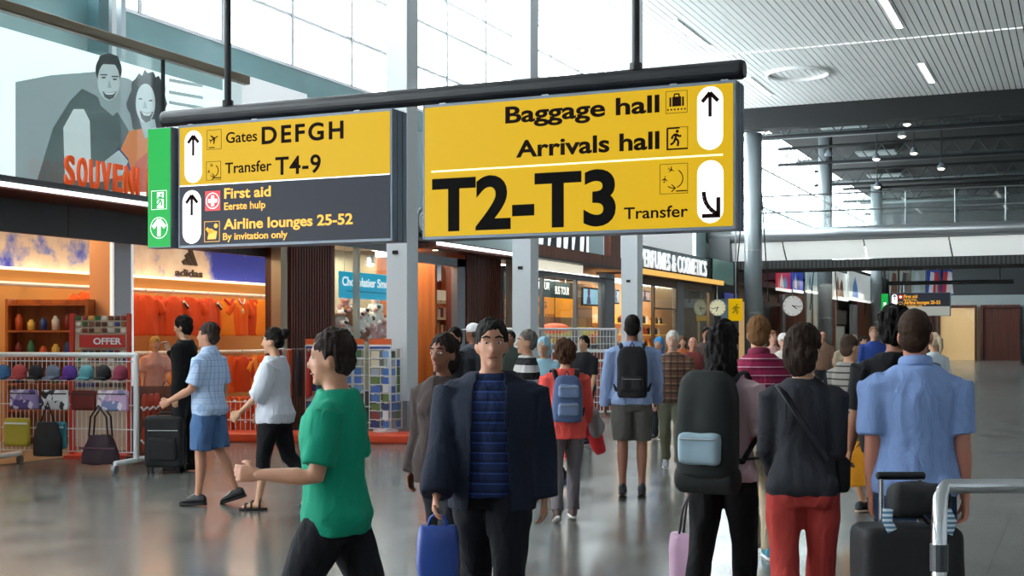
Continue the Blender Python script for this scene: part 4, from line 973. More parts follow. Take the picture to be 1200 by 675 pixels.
o = thing('shop_back_wall', 'brown back wall with a dark header inside the glazed shop', 'wall', (0, 0, 0))
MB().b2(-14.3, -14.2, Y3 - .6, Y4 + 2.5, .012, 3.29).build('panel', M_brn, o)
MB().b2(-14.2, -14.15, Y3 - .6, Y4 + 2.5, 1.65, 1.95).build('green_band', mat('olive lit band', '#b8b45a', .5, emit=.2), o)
XH = -13.3
o = thing('shop_header', 'dark teal header board with white words inside the glazed shop', 'sign', (XH, 0, 0))
a0, a1 = wy(600, XH), wy(668, XH); zh0, zh1 = zat(345, dep(XH, a0)), zat(330, dep(XH, a0)) + .1
MB().b2(-.04, 0, wy(590, XH), a1, zh0, zh1).build('board', mat('dark teal board', '#24424a', .5), o)
lettering('AUTOVERHUUR', wy(608, XH), wy(644, XH), zh0 + .2, .2, lambda a, z, d: (d, a, z), M_wlit, o, .015, .004)
lettering('BUS TOUR', wy(650, XH), wy(667, XH), zh0 + .1, .22, lambda a, z, d: (d, a, z), M_wlit, o, .015, .004)
mb = MB()
for a in (wy(592, XH), a1 - .3): mb.tube([(-.02, a, zh1), (-.02, a, 3.3)], .015, 6)
mb.build('hanger', M_steel, o)
M_op = mat('orange poster', '#f0981e', .5, emit=.45)
for k, (ua, ub, va, vb, lab) in enumerate(((589, 602, 350, 373, 'small orange poster left of the pillar in the glazed shop'), (611, 673, 346, 370, 'wide orange poster with dark words under the header board'))):
    Xo = XH - .25; a0, a1 = wy(ua, Xo), wy(ub, Xo); z0, z1 = zat(vb, dep(Xo, a0)), zat(va, dep(Xo, a0))
    o = thing('orange_poster', lab, 'poster', (Xo, 0, 0)); MB().b2(-.04, 0, a0, a1, z0, z1).build('sheet', M_op, o)
    MB().b2(-.03, -.01, a0 + .1, a0 + .14, .012, z0).b2(-.03, -.01, a1 - .14, a1 - .1, .012, z0).build('stand', M_steel, o)
    ml = mat('dark orange words', '#8a3a10', .5)
    lettering('VRAAG' if k else 'GO', a0 + .15, a0 + (a1 - a0) * .45, z1 - .3, .16, lambda a, z, d: (d, a, z), ml, o, .01, .003)
    lettering('het aan ons' if k else 'nu', a0 + .15, a0 + (a1 - a0) * .6, z1 - .56, .14, lambda a, z, d: (d, a, z), ml, o, .01, .003)
def screen(lab, ua, ub, va, vb, X, cols):
    a0, a1 = wy(ua, X), wy(ub, X); z0, z1 = zat(vb, dep(X, a0)), zat(va, dep(X, a0))
    o = thing('wall_screen', lab, 'screen', (X, 0, 0)); MB().b2(-.06, 0, a0, a1, z0, z1, 0, .01).build('bezel', M_black, o)
    d = MB().b2(0, .004, a0 + .05, a1 - .05, z0 + .05, z1 - .05).build('display', mat('screen ' + cols[0], cols[0], .3, emit=.8), o)
    ac, zc = (a0 * .65 + a1 * .35), (z0 + z1) / 2; mm = mat('screen ' + cols[1], cols[1], .3, emit=.6)
    MB().prism(blob(ac, zc + .12, .1, .13), lambda a, b, dd: (dd, a, b), .005, .007).prism([(ac - .18, z0 + .06), (ac + .18, z0 + .06), (ac + .1, zc + .0), (ac - .1, zc + .0)], lambda a, b, dd: (dd, a, b), .0045, .0065).build('figure', mm, d)
    MB().b2(-.3, -.06, (a0 + a1) / 2 - .06, (a0 + a1) / 2 + .06, zc - .06, zc + .06).build('bracket', M_dark, o)
screen('light blue wall screen beside the grey post of the glazed shop', 683, 702, 336, 358, -13.0, ('#a8dcf0', '#5a4a6a'))
screen('narrow pale screen right of the grey post', 719, 726, 339, 356, -12.9, ('#d4e4f0', '#8090a8'))
o = thing('dress_picture', 'large pale picture with dark figures above the glazed shop', 'poster', (-13.2, 0, 0))
a0, a1 = wy(625, -13.2), wy(690, -13.2)
MB().b2(-.06, 0, a0, a1, 3.7, 5.4).build('sheet', M_post, o)
mb = MB()
for i in range(7):
    c = a0 + (a1 - a0) * (i + .5) / 7; wdt = .2 + .12 * (i % 3)
    mb.prism([(c - wdt, 3.72), (c + wdt * .3, 3.72), (c + wdt * .5, 5.3), (c + wdt * .1, 5.35)], lambda a, b, d: (d, a, b), .001 + .001 * i, .0015 + .001 * i)
mb.build('dark_shapes', mat('picture dark shapes', '#56666c', .5), o)
# display counters + white security gate
xg_, yg_ = gd(590, 24.5)
gx0, gx1 = gd(592, 25.5), gd(722, 26.5)
o = thing('white_gate', 'white grille gate of railings before the glazed shop', 'gate', (gx0[0], gx0[1], 0), math.atan2(gx1[1] - gx0[1], gx1[0] - gx0[0]))
Lg = math.hypot(gx1[0] - gx0[0], gx1[1] - gx0[1])
mb = MB()
for x in (0, Lg * .33, Lg * .66, Lg): mb.tube([(x, 0, 0), (x, 0, 1.82)], .03, 8)
for z in (.1, .6, 1.15, 1.8): mb.tube([(0, 0, z), (Lg, 0, z)], .025, 8)
mb.build('frame', M_wire, o)
mb = MB()
for i in range(34): mb.tube([(Lg * i / 34, 0, .1), (Lg * i / 34, 0, 1.8)], .008, 4)
for z in (.3, .42, .75, .88, 1.0, 1.35, 1.5, 1.65): mb.tube([(0, 0, z), (Lg, 0, z)], .008, 4)
mb.build('grille', M_wire, o)
xk, yk = gd(690, 28.3)
o = thing('counter_block', 'brick red display counter behind the white gate', 'counter', (xk, yk, 0), R(20))
MB().b2(-1.1, .55, 0, .5, .0, 1.3, 0, .02).build('body', mat('brick red panel', '#8a3a2c', .6), o); MB().b2(-1.14, .59, -.04, .54, 1.3, 1.36).build('top', M_white, o)
for i in range(4): MB().b2(-1.08 + i * .4, -.74 + i * .4, -.02, 0, .3, 1.2).build('door', mat('lighter red panel', '#a04a38', .6), o)
o = thing('orange_lamp', 'round orange lamp shade above the white gate', 'lamp', (*gd(650, 34.4), zat(385, 34.4)))
MB().ell((0, 0, 0), (.40, .40, .15)).build('shade', mat('orange lamp shade', '#e0623a', .5, emit=.4), o, smooth=True); MB().tube([(0, 0, .12), (0, 0, 3.3 - o.location.z)], .012, 6).build('cord', M_black, o)
# small products behind the gate
pc = ['#c8d84a', '#e8e4d8', '#5ab0c8', '#d8643a', '#e8c84a', '#f0f0f0']
o = thing('product_shelf', 'low glass and steel product shelf inside the glazed shop', 'shelf', (-13.0, 0, .012))
a0, a1 = wy(600, -13), wy(700, -13)
mb = MB()
for z in (.5, .95, 1.4): mb.b2(-.2, .2, a0, a1, z, z + .03)
mb.build('shelf_board', M_white, o)
MB().b2(-.2, .2, a0, a0 + .04, 0, 1.43).b2(-.2, .2, a1 - .04, a1, 0, 1.43).b2(-.22, -.2, a0, a1, 0, 1.43).build('carcass', M_plain, o)
i = 0
for zi, z in enumerate((.5, .95, 1.4)):
    y = a0 + .15
    while y < a1 - .3:
        h = random.uniform(.15, .32); c = random.choice(pc); wd = random.uniform(.1, .2)
        b = MB().b2(-.07, .07, 0, wd, 0, h, 0, .012).build('product_box', mat('product ' + c, c, .4), None, (-12.95, y, z + .042)); y += wd + random.uniform(.03, .2)
        tag(b, 'small packaged product on the %s board of the low product shelf' % ('lowest', 'middle', 'top')[zi], 'product', 'products on the %s board' % ('lowest', 'middle', 'top')[zi])

# ---- perfume shop
Y5, Y6 = 36.6, 46.6
o = thing('perfume_canopy', 'canopy with a gold light strip over the perfume shop', 'canopy', (0, 0, 0))
MB().b2(-13.5, -12.2, Y5, Y6, 3.55, 3.66).build('slab', M_woodbr, o); MB().b2(-12.2, -12.14, Y5, Y6, 3.56, 3.72).build('gold_strip', mat('gold strip', '#e8b45a', .4, emit=.9), o)
o = thing('shop_letters', 'white PERFUMES & COSMETICS letters on the perfume shop canopy', 'sign letters', (0, 0, 0))
lettering('PERFUMES & COSMETICS', wy(751, -12.3), wy(828, -12.3), 3.8, .55, wallfn(-12.3), mat('white standing letters', '#f2f6f8', .4, emit=.7), o, .012, .02, name='lettering')
MB().b2(-12.36, -12.28, wy(737, -12.3), wy(826, -12.3), 3.74, 3.8).build('base_rail', M_dark, o)
MB().b2(-12.5, -12.45, wy(737, -12.3), wy(832, -12.3), 3.74, 4.5).build('shadow_backing', mat('letter shadow tone', '#68767c', .5), o)  # added board; its tone stands in for the dark shadows of the letters
o = thing('perfume_shopfront', 'warm lit glass shopfront of the perfume shop', 'shopfront', (0, 0, 0))
mb = MB()
for u in (752, 767, 793, 800, 832):
    y = wy(u, XS); mb.b2(XS - .1, XS, y - .06, y + .06, .012, 3.54)
mb.b2(XS - .1, XS, Y5, Y6, 3.3, 3.54); mb.b2(XS - .1, XS, wy(767, XS), wy(793, XS), 2.55, 2.6); mb.build('frame', mat('bronze frame', '#6a5a4c', .35, metal=.4), o)
MB().b2(XS - .06, XS - .05, Y5, Y6, .1, 3.3).build('glass_pane', M_glass2, o)
MB().b2(XS - .16, XS + .02, wy(793, XS), wy(801, XS), .012, 3.54).build('grey_post', M_grey, o)
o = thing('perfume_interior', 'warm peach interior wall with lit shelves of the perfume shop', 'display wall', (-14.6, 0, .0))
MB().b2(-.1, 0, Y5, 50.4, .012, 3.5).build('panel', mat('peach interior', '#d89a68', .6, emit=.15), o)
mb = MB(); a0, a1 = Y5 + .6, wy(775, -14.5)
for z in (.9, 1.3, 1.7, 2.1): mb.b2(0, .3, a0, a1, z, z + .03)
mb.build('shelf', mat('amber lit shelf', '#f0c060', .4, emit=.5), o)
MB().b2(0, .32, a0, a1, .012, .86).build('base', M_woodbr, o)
fc = ['#30201c', '#e8b050', '#d8d0c0', '#a84a2a', '#2a2a2e', '#c8c8d0']
for zi, z in enumerate((.9, 1.3, 1.7, 2.1)):
    y = a0 + .2
    while y < a1 - .2:
        b = MB(); h = random.uniform(.14, .24); c = random.choice(fc)
        b.b2(-.05, .05, -.06, .06, 0, h, 0, .01).tube([(0, 0, h), (0, 0, h + .05)], .025, 8)
        bb = b.build('perfume_bottle', mat('flask ' + c, c, .2), None, (-14.45, y, z + .031)); y += random.uniform(.22, .4)
        tag(bb, 'perfume bottle on the %s lit shelf of the perfume shop' % ('lowest', 'second', 'third', 'top')[zi], 'bottle', 'perfume bottles on the %s shelf' % ('lowest', 'second', 'third', 'top')[zi])
screen('small pinkish picture screen inside the perfume shop door', 752, 762, 340, 353, -13.4, ('#b8a0a8', '#503848'))
lamp_area('perfume_light', (-13.6, 41.5, 3.4), 1.2, 8, 260, (1, .78, .5))
# upper white panels over perfume shop
o = tag(MB().b2(-13.4, -13.3, 37, 46.5, 3.75, 6.3).build('advert_board', mat('plain advert white', '#f0f3f5', .4, emit=.35)), 'white advert panel behind the PERFUMES letters', 'poster')

# ---- clocks
def clock(lab, u, v, d, rr, hh, mm, rz, ztop, face):
    x, y = gd(u, d); o = thing('clock', lab, 'clock', (x, y, zat(v, d)), rz, 'round hanging clocks')
    F = lambda a, b, dd: (a, -dd, b)
    MB().prism(circle(0, 0, rr, 36), F, -.1, .1).build('case', M_steel, o)
    MB().prism(circle(0, 0, rr * .94, 36), F, .1, .104).build('dial', mat('clock dial ' + face, face, .4, emit=.35), o)
    mb = MB()
    for k in range(12):
        a = R(30 * k); p = band([(rr * .78 * math.sin(a), rr * .78 * math.cos(a)), (rr * .9 * math.sin(a), rr * .9 * math.cos(a))], rr * .07)
        for pp in p: mb.prism(pp, F, .104, .107)
    mb.build('tick_marks', M_black, o)
    for nm, ang, ln, wd, dd in (('hour_hand', R(30 * hh + mm / 2), .5, .1, .107), ('minute_hand', R(6 * mm), .78, .07, .111)):
        mb = MB()
        for pp in band([(-rr * .12 * math.sin(ang), -rr * .12 * math.cos(ang)), (rr * ln * math.sin(ang), rr * ln * math.cos(ang))], rr * wd): mb.prism(pp, F, dd, dd + .003)
        mb.build(nm, M_black, o)
    MB().tube([(0, 0, rr * .98), (0, 0, ztop - o.location.z)], .02, 8).build('hanging_rod', M_steel, o)
clock('round hanging clock before the red wood wall under the footbridge', 928.5, 358.5, 53.2, .43, 4, 16, R(24), 4.37, '#f2f1ea')
clock('round pale clock left of the yellow wall sign', 840.5, 360.5, 47.5, .31, 6, 43, R(24), 3.55, '#d6d8bc')
# yellow box sign
xq, yq = gd(862, 48.6)
o = thing('yellow_sign_box', 'small yellow box sign hanging between the clock and grey column', 'sign', (xq, yq, zat(363, 48.6)), R(24), None)
MB().b2(-.28, .25, -.08, .08, -.42, .42, 0, .01).build('face_box', M_yel, o); MB().b2(-.55, -.281, -.06, .06, -.4, .42).build('blue_side', mat('pale blue side', '#7f9cae', .4), o)
multi_pts = runner(0, .02, .4)
mb = MB()
for p in multi_pts: mb.prism(p, lambda a, b, d: (a, -.08 - d, b), .001, .004)
mb.build('pictogram', mat('olive pictogram', '#8a7a10', .5), o)
MB().tube([(0, 0, .42), (0, 0, ZC - o.location.z)], .025, 8).build('hanging_rod', M_steel, o)
# ---- dark recess after the perfume shop
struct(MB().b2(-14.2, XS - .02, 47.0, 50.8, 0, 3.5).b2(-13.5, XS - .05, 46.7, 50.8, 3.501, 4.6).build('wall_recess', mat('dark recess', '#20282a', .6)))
o = tag(MB().b2(0, .03, 0, 3.0, 0, .9).build('teal_banner', mat('teal glass banner', '#6f9a92', .3, emit=.1), None, (-12.62, 46.8, 3.68)), 'teal glass panel between the perfume letters and the grey column', 'glass panel')
o = tag(MB().b2(0, .03, 0, 2.0, 0, .35).build('blue_banner', mat('blue lit strip', '#2a3f9a', .4, emit=.3), None, (-12.58, 48.3, 3.0)), 'dark blue lit strip in the recess by the yellow sign', 'sign')

# ---- far shops below and beyond the footbridge
M_glow = mat('warm far interior', '#e8bd84', .5, emit=.45); M_gglass = mat('far pale glass', '#aebab6', .15)
segs = [(889, 893, 'grey', 3.4), (893, 915, 'glow', 3.2), (915.5, 919, 'grey', 3.6), (919, 944, 'red', 3.7), (944.5, 960, 'glass', 4.2), (961, 972, 'glow', 3.2), (973, 979, 'red', 3.7), (979.5, 998, 'dark', 3.6), (998.5, 1004, 'grey', 3.6), (1004.5, 1022, 'red', 3.8), (1023, 1036, 'glass', 4.2), (1037, 1045, 'red', 3.8), (1045.5, 1065, 'glow', 3.4), (1066, 1072, 'red', 3.8), (1073, 1092, 'glass', 4), (1092.5, 1100, 'red', 3.8), (1101, 1125, 'glow', 3.4)]
mm_ = {'grey': M_grey, 'glow': M_glow, 'red': M_woodred, 'glass': M_gglass, 'dark': mat('far dark doorway', '#3a3c38', .5)}
desc = {'grey': 'grey steel post', 'glow': 'warm lit shop opening', 'red': 'red brown wood wall panel', 'glass': 'pale glass wall panel', 'dark': 'dark shop doorway'}
cat_ = {'grey': 'post', 'glow': 'shopfront', 'red': 'wall panel', 'glass': 'glass panel', 'dark': 'doorway'}
kd = {'grey': 'steel_post', 'glow': 'lit_shopfront', 'red': 'wood_panel', 'glass': 'glass_wall', 'dark': 'doorway'}
ords = ['nearest', 'second', 'third', 'fourth', 'fifth', 'sixth']; cnt = {}
for ua, ub, k, h in segs:
    a0, a1 = wy(ua, XS), wy(ub, XS)
    if a0 < 50.85: a0 = 50.85
    i = cnt.get(k, 0); cnt[k] = i + 1
    if a0 > YF - .3: continue
    a1 = min(a1, YF - .1)
    o = thing(kd[k], '%s, %s of its kind along the far left shops' % (desc[k], ords[i]), cat_[k], (XS, a0, 0))
    if k == 'glow':
        MB().b2(-1.2, -1.1, 0, a1 - a0, .0, h).build('lit_back', M_glow, o); MB().b2(-.1, 0, 0, .12, 0, h).b2(-.1, 0, a1 - a0 - .12, a1 - a0, 0, h).b2(-.1, 0, .12, a1 - a0 - .12, h - .15, h).build('frame', mm_['red'], o)
        MB().b2(-.06, -.05, .12, a1 - a0 - .12, 0, h - .15).build('glass_pane', M_glass, o)
    elif k == 'red':
        mb = MB(); y = .1
        while y < a1 - a0 - .2: mb.b2(-.02, .02, y, y + .12, 0, h); y += .24
        MB().b2(-.3, -.02, 0, a1 - a0, 0, h).build('panel', M_woodred, o); mb.build('slats', M_woodred, o)
    elif k == 'dark':
        MB().b2(-.9, -.8, 0, a1 - a0, 0, h).build('back', mm_['dark'], o); MB().b2(-.4, -.35, .8, a1 - a0 - .4, 0, 2.3).build('lit_doorway', M_gglass, o); MB().b2(-.1, 0, 0, .2, 0, h).b2(-.1, 0, a1 - a0 - .2, a1 - a0, 0, h).build('frame', M_grey, o)
        MB().b2(-.3, -.2, .6, a1 - a0 - .4, 2.4, 3.2).build('black_screen', M_black, o)
    elif k == 'glass':
        MB().b2(-.1, -.05, 0, a1 - a0, 0, h).build('backing', M_gglass, o)
        mb = MB(); n = max(2, int((a1 - a0) / 2))
        for j in range(n + 1): y = (a1 - a0 - .1) * j / n; mb.b2(-.05, .03, y, y + .1, 0, h)
        mb.build('frame', M_grey, o)
    else:
        MB().b2(-.1, .05, 0, a1 - a0, 0, h).build('shaft', M_grey, o); MB().b2(-.12, .07, 0, a1 - a0, 0, .15).build('shoe', M_dgrey, o)
struct(MB().b2(-13.9, XS - .4, 50.85, YF, 3.9, 5.9).build('trim_6', mat('far bulkhead', '#5a5f60', .6)))
struct(MB().b2(-16, -13.9, 50.85, YF, 0, 3.89).build('wall_far_left', mat('far shop wall', '#8d7e6c', .7)))
# posters above the far shops
def far_poster(lab, ua, ub, va, vb, X, cols):
    a0, a1 = wy(ua, X), wy(ub, X); z0, z1 = zat(vb, dep(X, a0)), zat(va, dep(X, a0))
    o = thing('advert_poster', lab, 'poster', (X, 0, 0), 0, None)
    MB().b2(-.1, 0, a0, a1, z0, z1).build('panel', mat('fp ' + cols[0], cols[0], .4, emit=.5), o)
    L_ = a1 - a0; H_ = z1 - z0
    for j, c in enumerate(cols[1:]):
        aa = a0 + L_ * (.15 + .25 * j); 
        MB().prism([(aa, z0 + H_ * .08), (aa + L_ * .28, z0 + H_ * .05), (aa + L_ * .2, z0 + H_ * (.5 + .12 * j)), (aa + L_ * .12, z0 + H_ * (.85 - .1 * j)), (aa + .02 * L_, z0 + H_ * .5)], lambda a, b, d: (d, a, b), .001 + .002 * j, .002 + .002 * j).build('figure', mat('fp ' + c, c, .4, emit=.35), o)
    MB().b2(-.1, .02, a0, a1, z0 - .12, z0).build('white_edge', M_wlit, o)
    mb = MB()
    for yy in (a0 + .2 * L_, a1 - .2 * L_): mb.b2(-13.01 - X, -.1, yy - .04, yy + .04, z1 - .5, z1 - .42)
    mb.build('bracket', M_dark, o)
far_poster('red and white poster above the warm far shopfront', 911.5, 928, 316, 337, -12.3, ('#c03a48', '#e8e8ee', '#5aa0c8'))
far_poster('blue figure poster above the hanging clock', 929, 941, 315, 339, -12.1, ('#2c45b0', '#b8c8e8', '#141c58'))
far_poster('pale blue vertical poster left of the second grey column', 946, 958, 316, 340, -12.38, ('#9fb4b8', '#5a7a8a'))
far_poster('brown figure poster right of the second grey column', 977, 994, 317, 348, -12.3, ('#cfd4d0', '#8a5a3a', '#5a3a26'))
far_poster('white and blue poster left of the third grey column', 995, 1020, 317, 349, -12.1, ('#c2ccca', '#5a8ac8', '#e8eef4'))
for i, (ua, ub, c) in enumerate(((1042, 1052, ('#a8b2ac', '#6a4a3a')), (1054, 1066, ('#b8bcb4', '#3a4a52', '#8a8478')), (1068, 1084, ('#a9c0be', '#c8d8dc')), (1086, 1100, ('#3450c0', '#e8eef8', '#c03a48')), (1101, 1116, ('#30499c', '#c83a4a', '#e8e8ee')))):
    x0, x1 = xon(ua, 53.4), xon(ub, 53.4); z0, z1 = 3.3, 4.3
    o = thing('hanging_banner', 'hanging advert banner under the footbridge, %s from the left' % ords[i].replace('nearest', 'first'), 'banner', (0, 53.4, 0), 0, 'advert banners under the footbridge')
    MB().b2(x0, x1, 0, .05, z0, z1).build('sheet', mat('fb ' + c[0], c[0], .5, emit=.2), o)
    for j, cc in enumerate(c[1:]):
        xa_ = x0 + (x1 - x0) * (.15 + .35 * j); MB().prism([(xa_, z0 + .05), (xa_ + .28, z0 + .05), (xa_ + .22, z0 + .9), (xa_ + .08, z0 + .95)], lambda a, b, d: (a, -d, b), .001 + .002 * j, .002 + .002 * j).build('figure', mat('fb ' + cc, cc, .5, emit=.2), o)
    mb = MB()
    for x in (x0 + .05, x1 - .05): mb.tube([(x, .025, z1), (x, .025, 4.385)], .01, 5)
    mb.build('cable', M_steel, o)
# shops across the far end of the hall
x = -12.2; kinds_ = ['red', 'glow', 'red', 'glass', 'glow', 'red', 'dark', 'red', 'glow']
for i, k in enumerate(kinds_):
    wdt = 2.7; nm = {'red': 'wood_panel', 'glow': 'lit_shopfront', 'glass': 'glass_wall', 'dark': 'doorway'}[k]
    o = thing(nm, '%s across the far end wall, %s from the left' % (desc[k], ['first', 'second', 'third', 'fourth', 'fifth', 'sixth', 'seventh', 'eighth', 'ninth'][i]), cat_[k], (x, YF - .05, 0))
    MB().b2(0, wdt - .1, -.2, -.1, 0, 3.9).build('panel' if k != 'glow' else 'lit_back', mm_[k], o)
    MB().b2(0, .15, -.4, -.201, 0, 3.9).b2(wdt - .25, wdt - .1, -.4, -.201, 0, 3.9).b2(.15, wdt - .25, -.4, -.201, 3.7, 3.9).build('frame', M_woodred if k != 'glass' else M_grey, o)
    if k == 'glow': MB().b2(.15, wdt - .25, -.3, -.29, 0, 3.7).build('glass_pane', M_glass, o)
    x += 2.85
# ---- postcard stands by the first pillar
MCARD = []
for c in ('#4a78c0', '#4a6a44', '#aab4c0', '#4f72c8', '#d8ccb4', '#8a4a44', '#7aa4dc', '#69844c', '#e0e4ea', '#3b4c84'):
    MCARD.append(mat('postcard ' + c, c, .35))
card_me = [MB().b2(-.052, .052, -.003, .003, 0, .14 if i % 3 else .105).mesh('postcard', m) for i, m in enumerate(MCARD)]
card_land = [MB().b2(-.075, .075, -.003, .003, 0, .105).mesh('postcard', m) for m in MCARD]
xo, yo = g(468, 520)
o = thing('display_plinth', 'low orange plinth carrying the postcard stands', 'plinth', (xo, yo, 0), R(18))
MB().b2(-3.6, .16, -.05, .75, .0, .14, 0, .03).build('body', mat('orange red plinth', '#d8451c', .5), o)
M_acr = glass('acrylic', (.9, .96, .95), .4)
def spinner(lab, u, d, rz, wd=.38):
    x, y = gd(u, d); o = thing('postcard_stand', lab, 'postcard stand', (x, y, .141), rz, None); h = 1.36
    mb = MB().tube([(0, 0, 0), (0, 0, h + .12)], .02, 8)
    for sx in (-1, 1):
        for sy in (-1, 1): mb.tube([(sx * wd/2, sy * wd/2, .05), (sx * wd/2, sy * wd/2, h)], .009, 6)
    for k in range(10):
        z = .06 + k * .138
        mb.tube([(-wd/2, -wd/2, z), (wd/2, -wd/2, z), (wd/2, wd/2, z), (-wd/2, wd/2, z), (-wd/2, -wd/2, z)], .006, 4)
    mb.tube([(0, 0, .0), (0, 0, .03)], .2, 16); mb.build('wire_frame', M_wire, o)
    hd = MB().b2(-wd * .5, wd * .5, -wd/2 - .005, -wd/2 + .02, h + .02, h + .11).build('header', mat('orange header', '#e0622a', .5), o)
    MB().b2(-wd * .5, wd * .5, -wd/2 - .006, -wd/2 + .021, h - .01, h + .02).build('white_stripe', M_white, hd)
    MB().b2(-wd * .5, wd * .5, -wd/2 - .006, -wd/2 + .021, h - .045, h - .01).build('blue_stripe', mat('header blue', '#2f45a0', .5), hd)
    M = Matrix.Translation((x, y, .141)) @ Matrix.Rotation(rz, 4, 'Z')
    nm = lab.split(' revolving')[0]
    for f in range(4):
        if f == 2: continue
        Mf = M @ Matrix.Rotation(R(90 * f), 4, 'Z')
        for c in (-1, 1):
            for k in range(9):
                if random.random() < .08: continue
                p = Mf @ Vector((c * wd * .24, -wd/2 + .012, .07 + k * .138))
                m = (card_land if c < 0 else card_me)[random.randrange(len(MCARD))]
                cd = link('postcard', m, None, p, rz + R(90 * f)); 
                tag(cd, 'postcard in the wire pockets of the %s revolving stand' % nm, 'postcard', 'postcards in the %s stand' % nm)
spinner('right-hand revolving postcard stand beside the white pillar', 452, 20.3, R(2))
spinner('middle revolving postcard stand left of the one by the pillar', 413, 20.6, R(30))
spinner('left revolving postcard stand behind the man in green', 376, 20.9, R(12))
o = thing('acrylic_rack', 'clear acrylic stepped rack between the postcard stands', 'display rack', (*gd(432, 20.9), .141), R(18))
for k in range(5): MB().b2(-.2, .2, -.12, .12, .1 + k * .26, .11 + k * .26).build('tray', mat('lit acrylic edge', '#e6f2ee', .2), o)
MB().b2(-.21, -.2, -.12, .12, 0, 1.3).b2(.2, .21, -.12, .12, 0, 1.3).build('side_panel', M_acr, o)
# leaflet rack with hanging cloths left of the stands
o = thing('garment_rack', 'chrome rail of red and dark scarves beside the ribbed wood panel', 'garment rack', (*gd(358, 20.4), .0), R(20))
MB().tube([(-.55, 0, 0), (-.55, 0, 1.45), (.55, 0, 1.45), (.55, 0, 0)], .018, 8).tube([(-.55, -.25, .02), (-.55, .25, .02)], .018, 8).tube([(.55, -.25, .02), (.55, .25, .02)], .018, 8).build('frame', M_chrome, o)
Mx = Matrix.Translation((*gd(358, 20.4), 0)) @ Matrix.Rotation(R(20), 4, 'Z')
for i, (c, nm) in enumerate((('#7a1f2a', 'wine red'), ('#d85a2a', 'orange'), ('#2a2c34', 'charcoal'), ('#b8342a', 'red'), ('#5a6470', 'slate grey'), ('#e07a3a', 'light orange'))):
    me = remesh(MB().tube([(0, 0, 0), (0, 0, -.3), (0, 0, -.75)], [(.03, .1), (.045, .11), (.04, .12)], 12, ref=(1, 0, 0)), .016, 2); wrinkle(me, .02, 10, i, (1, 1, .2)); me.materials.append(mat('scarf ' + c, c, .8))
    s_ = link('scarf', me, None, Mx @ Vector((-.42 + i * .16, 0, 1.44)), R(20)); tag(s_, '%s scarf hanging on the chrome rail' % nm, 'scarf', 'scarves on the chrome rail')
# ---- shop lamps (in the shop ceilings)
lamp_area('souvenir_shop_light', (-14.2, 16, 3.40), 1.2, 11, 120, (1, .74, .46))
lamp_area('display_wall_light', (-14.75, 17.5, 3.38), .3, 9, 62, (1, .78, .5), (0, R(-28), 0))
lamp_area('chocolate_window_light', (-13.4, 21.8, 3.3), .5, 2, 45, (1, .85, .65))
lamp_area('book_shop_light', (-13.2, 24.4, 3.4), .8, 2, 60, (1, .8, .55))
lamp_area('glazed_shop_light', (-13.4, 31.8, 3.25), .8, 6, 140, (1, .88, .68))
lamp_area('far_shop_light', (-11.0, 70, 4.3), 2, 20, 300, (1, .9, .75))

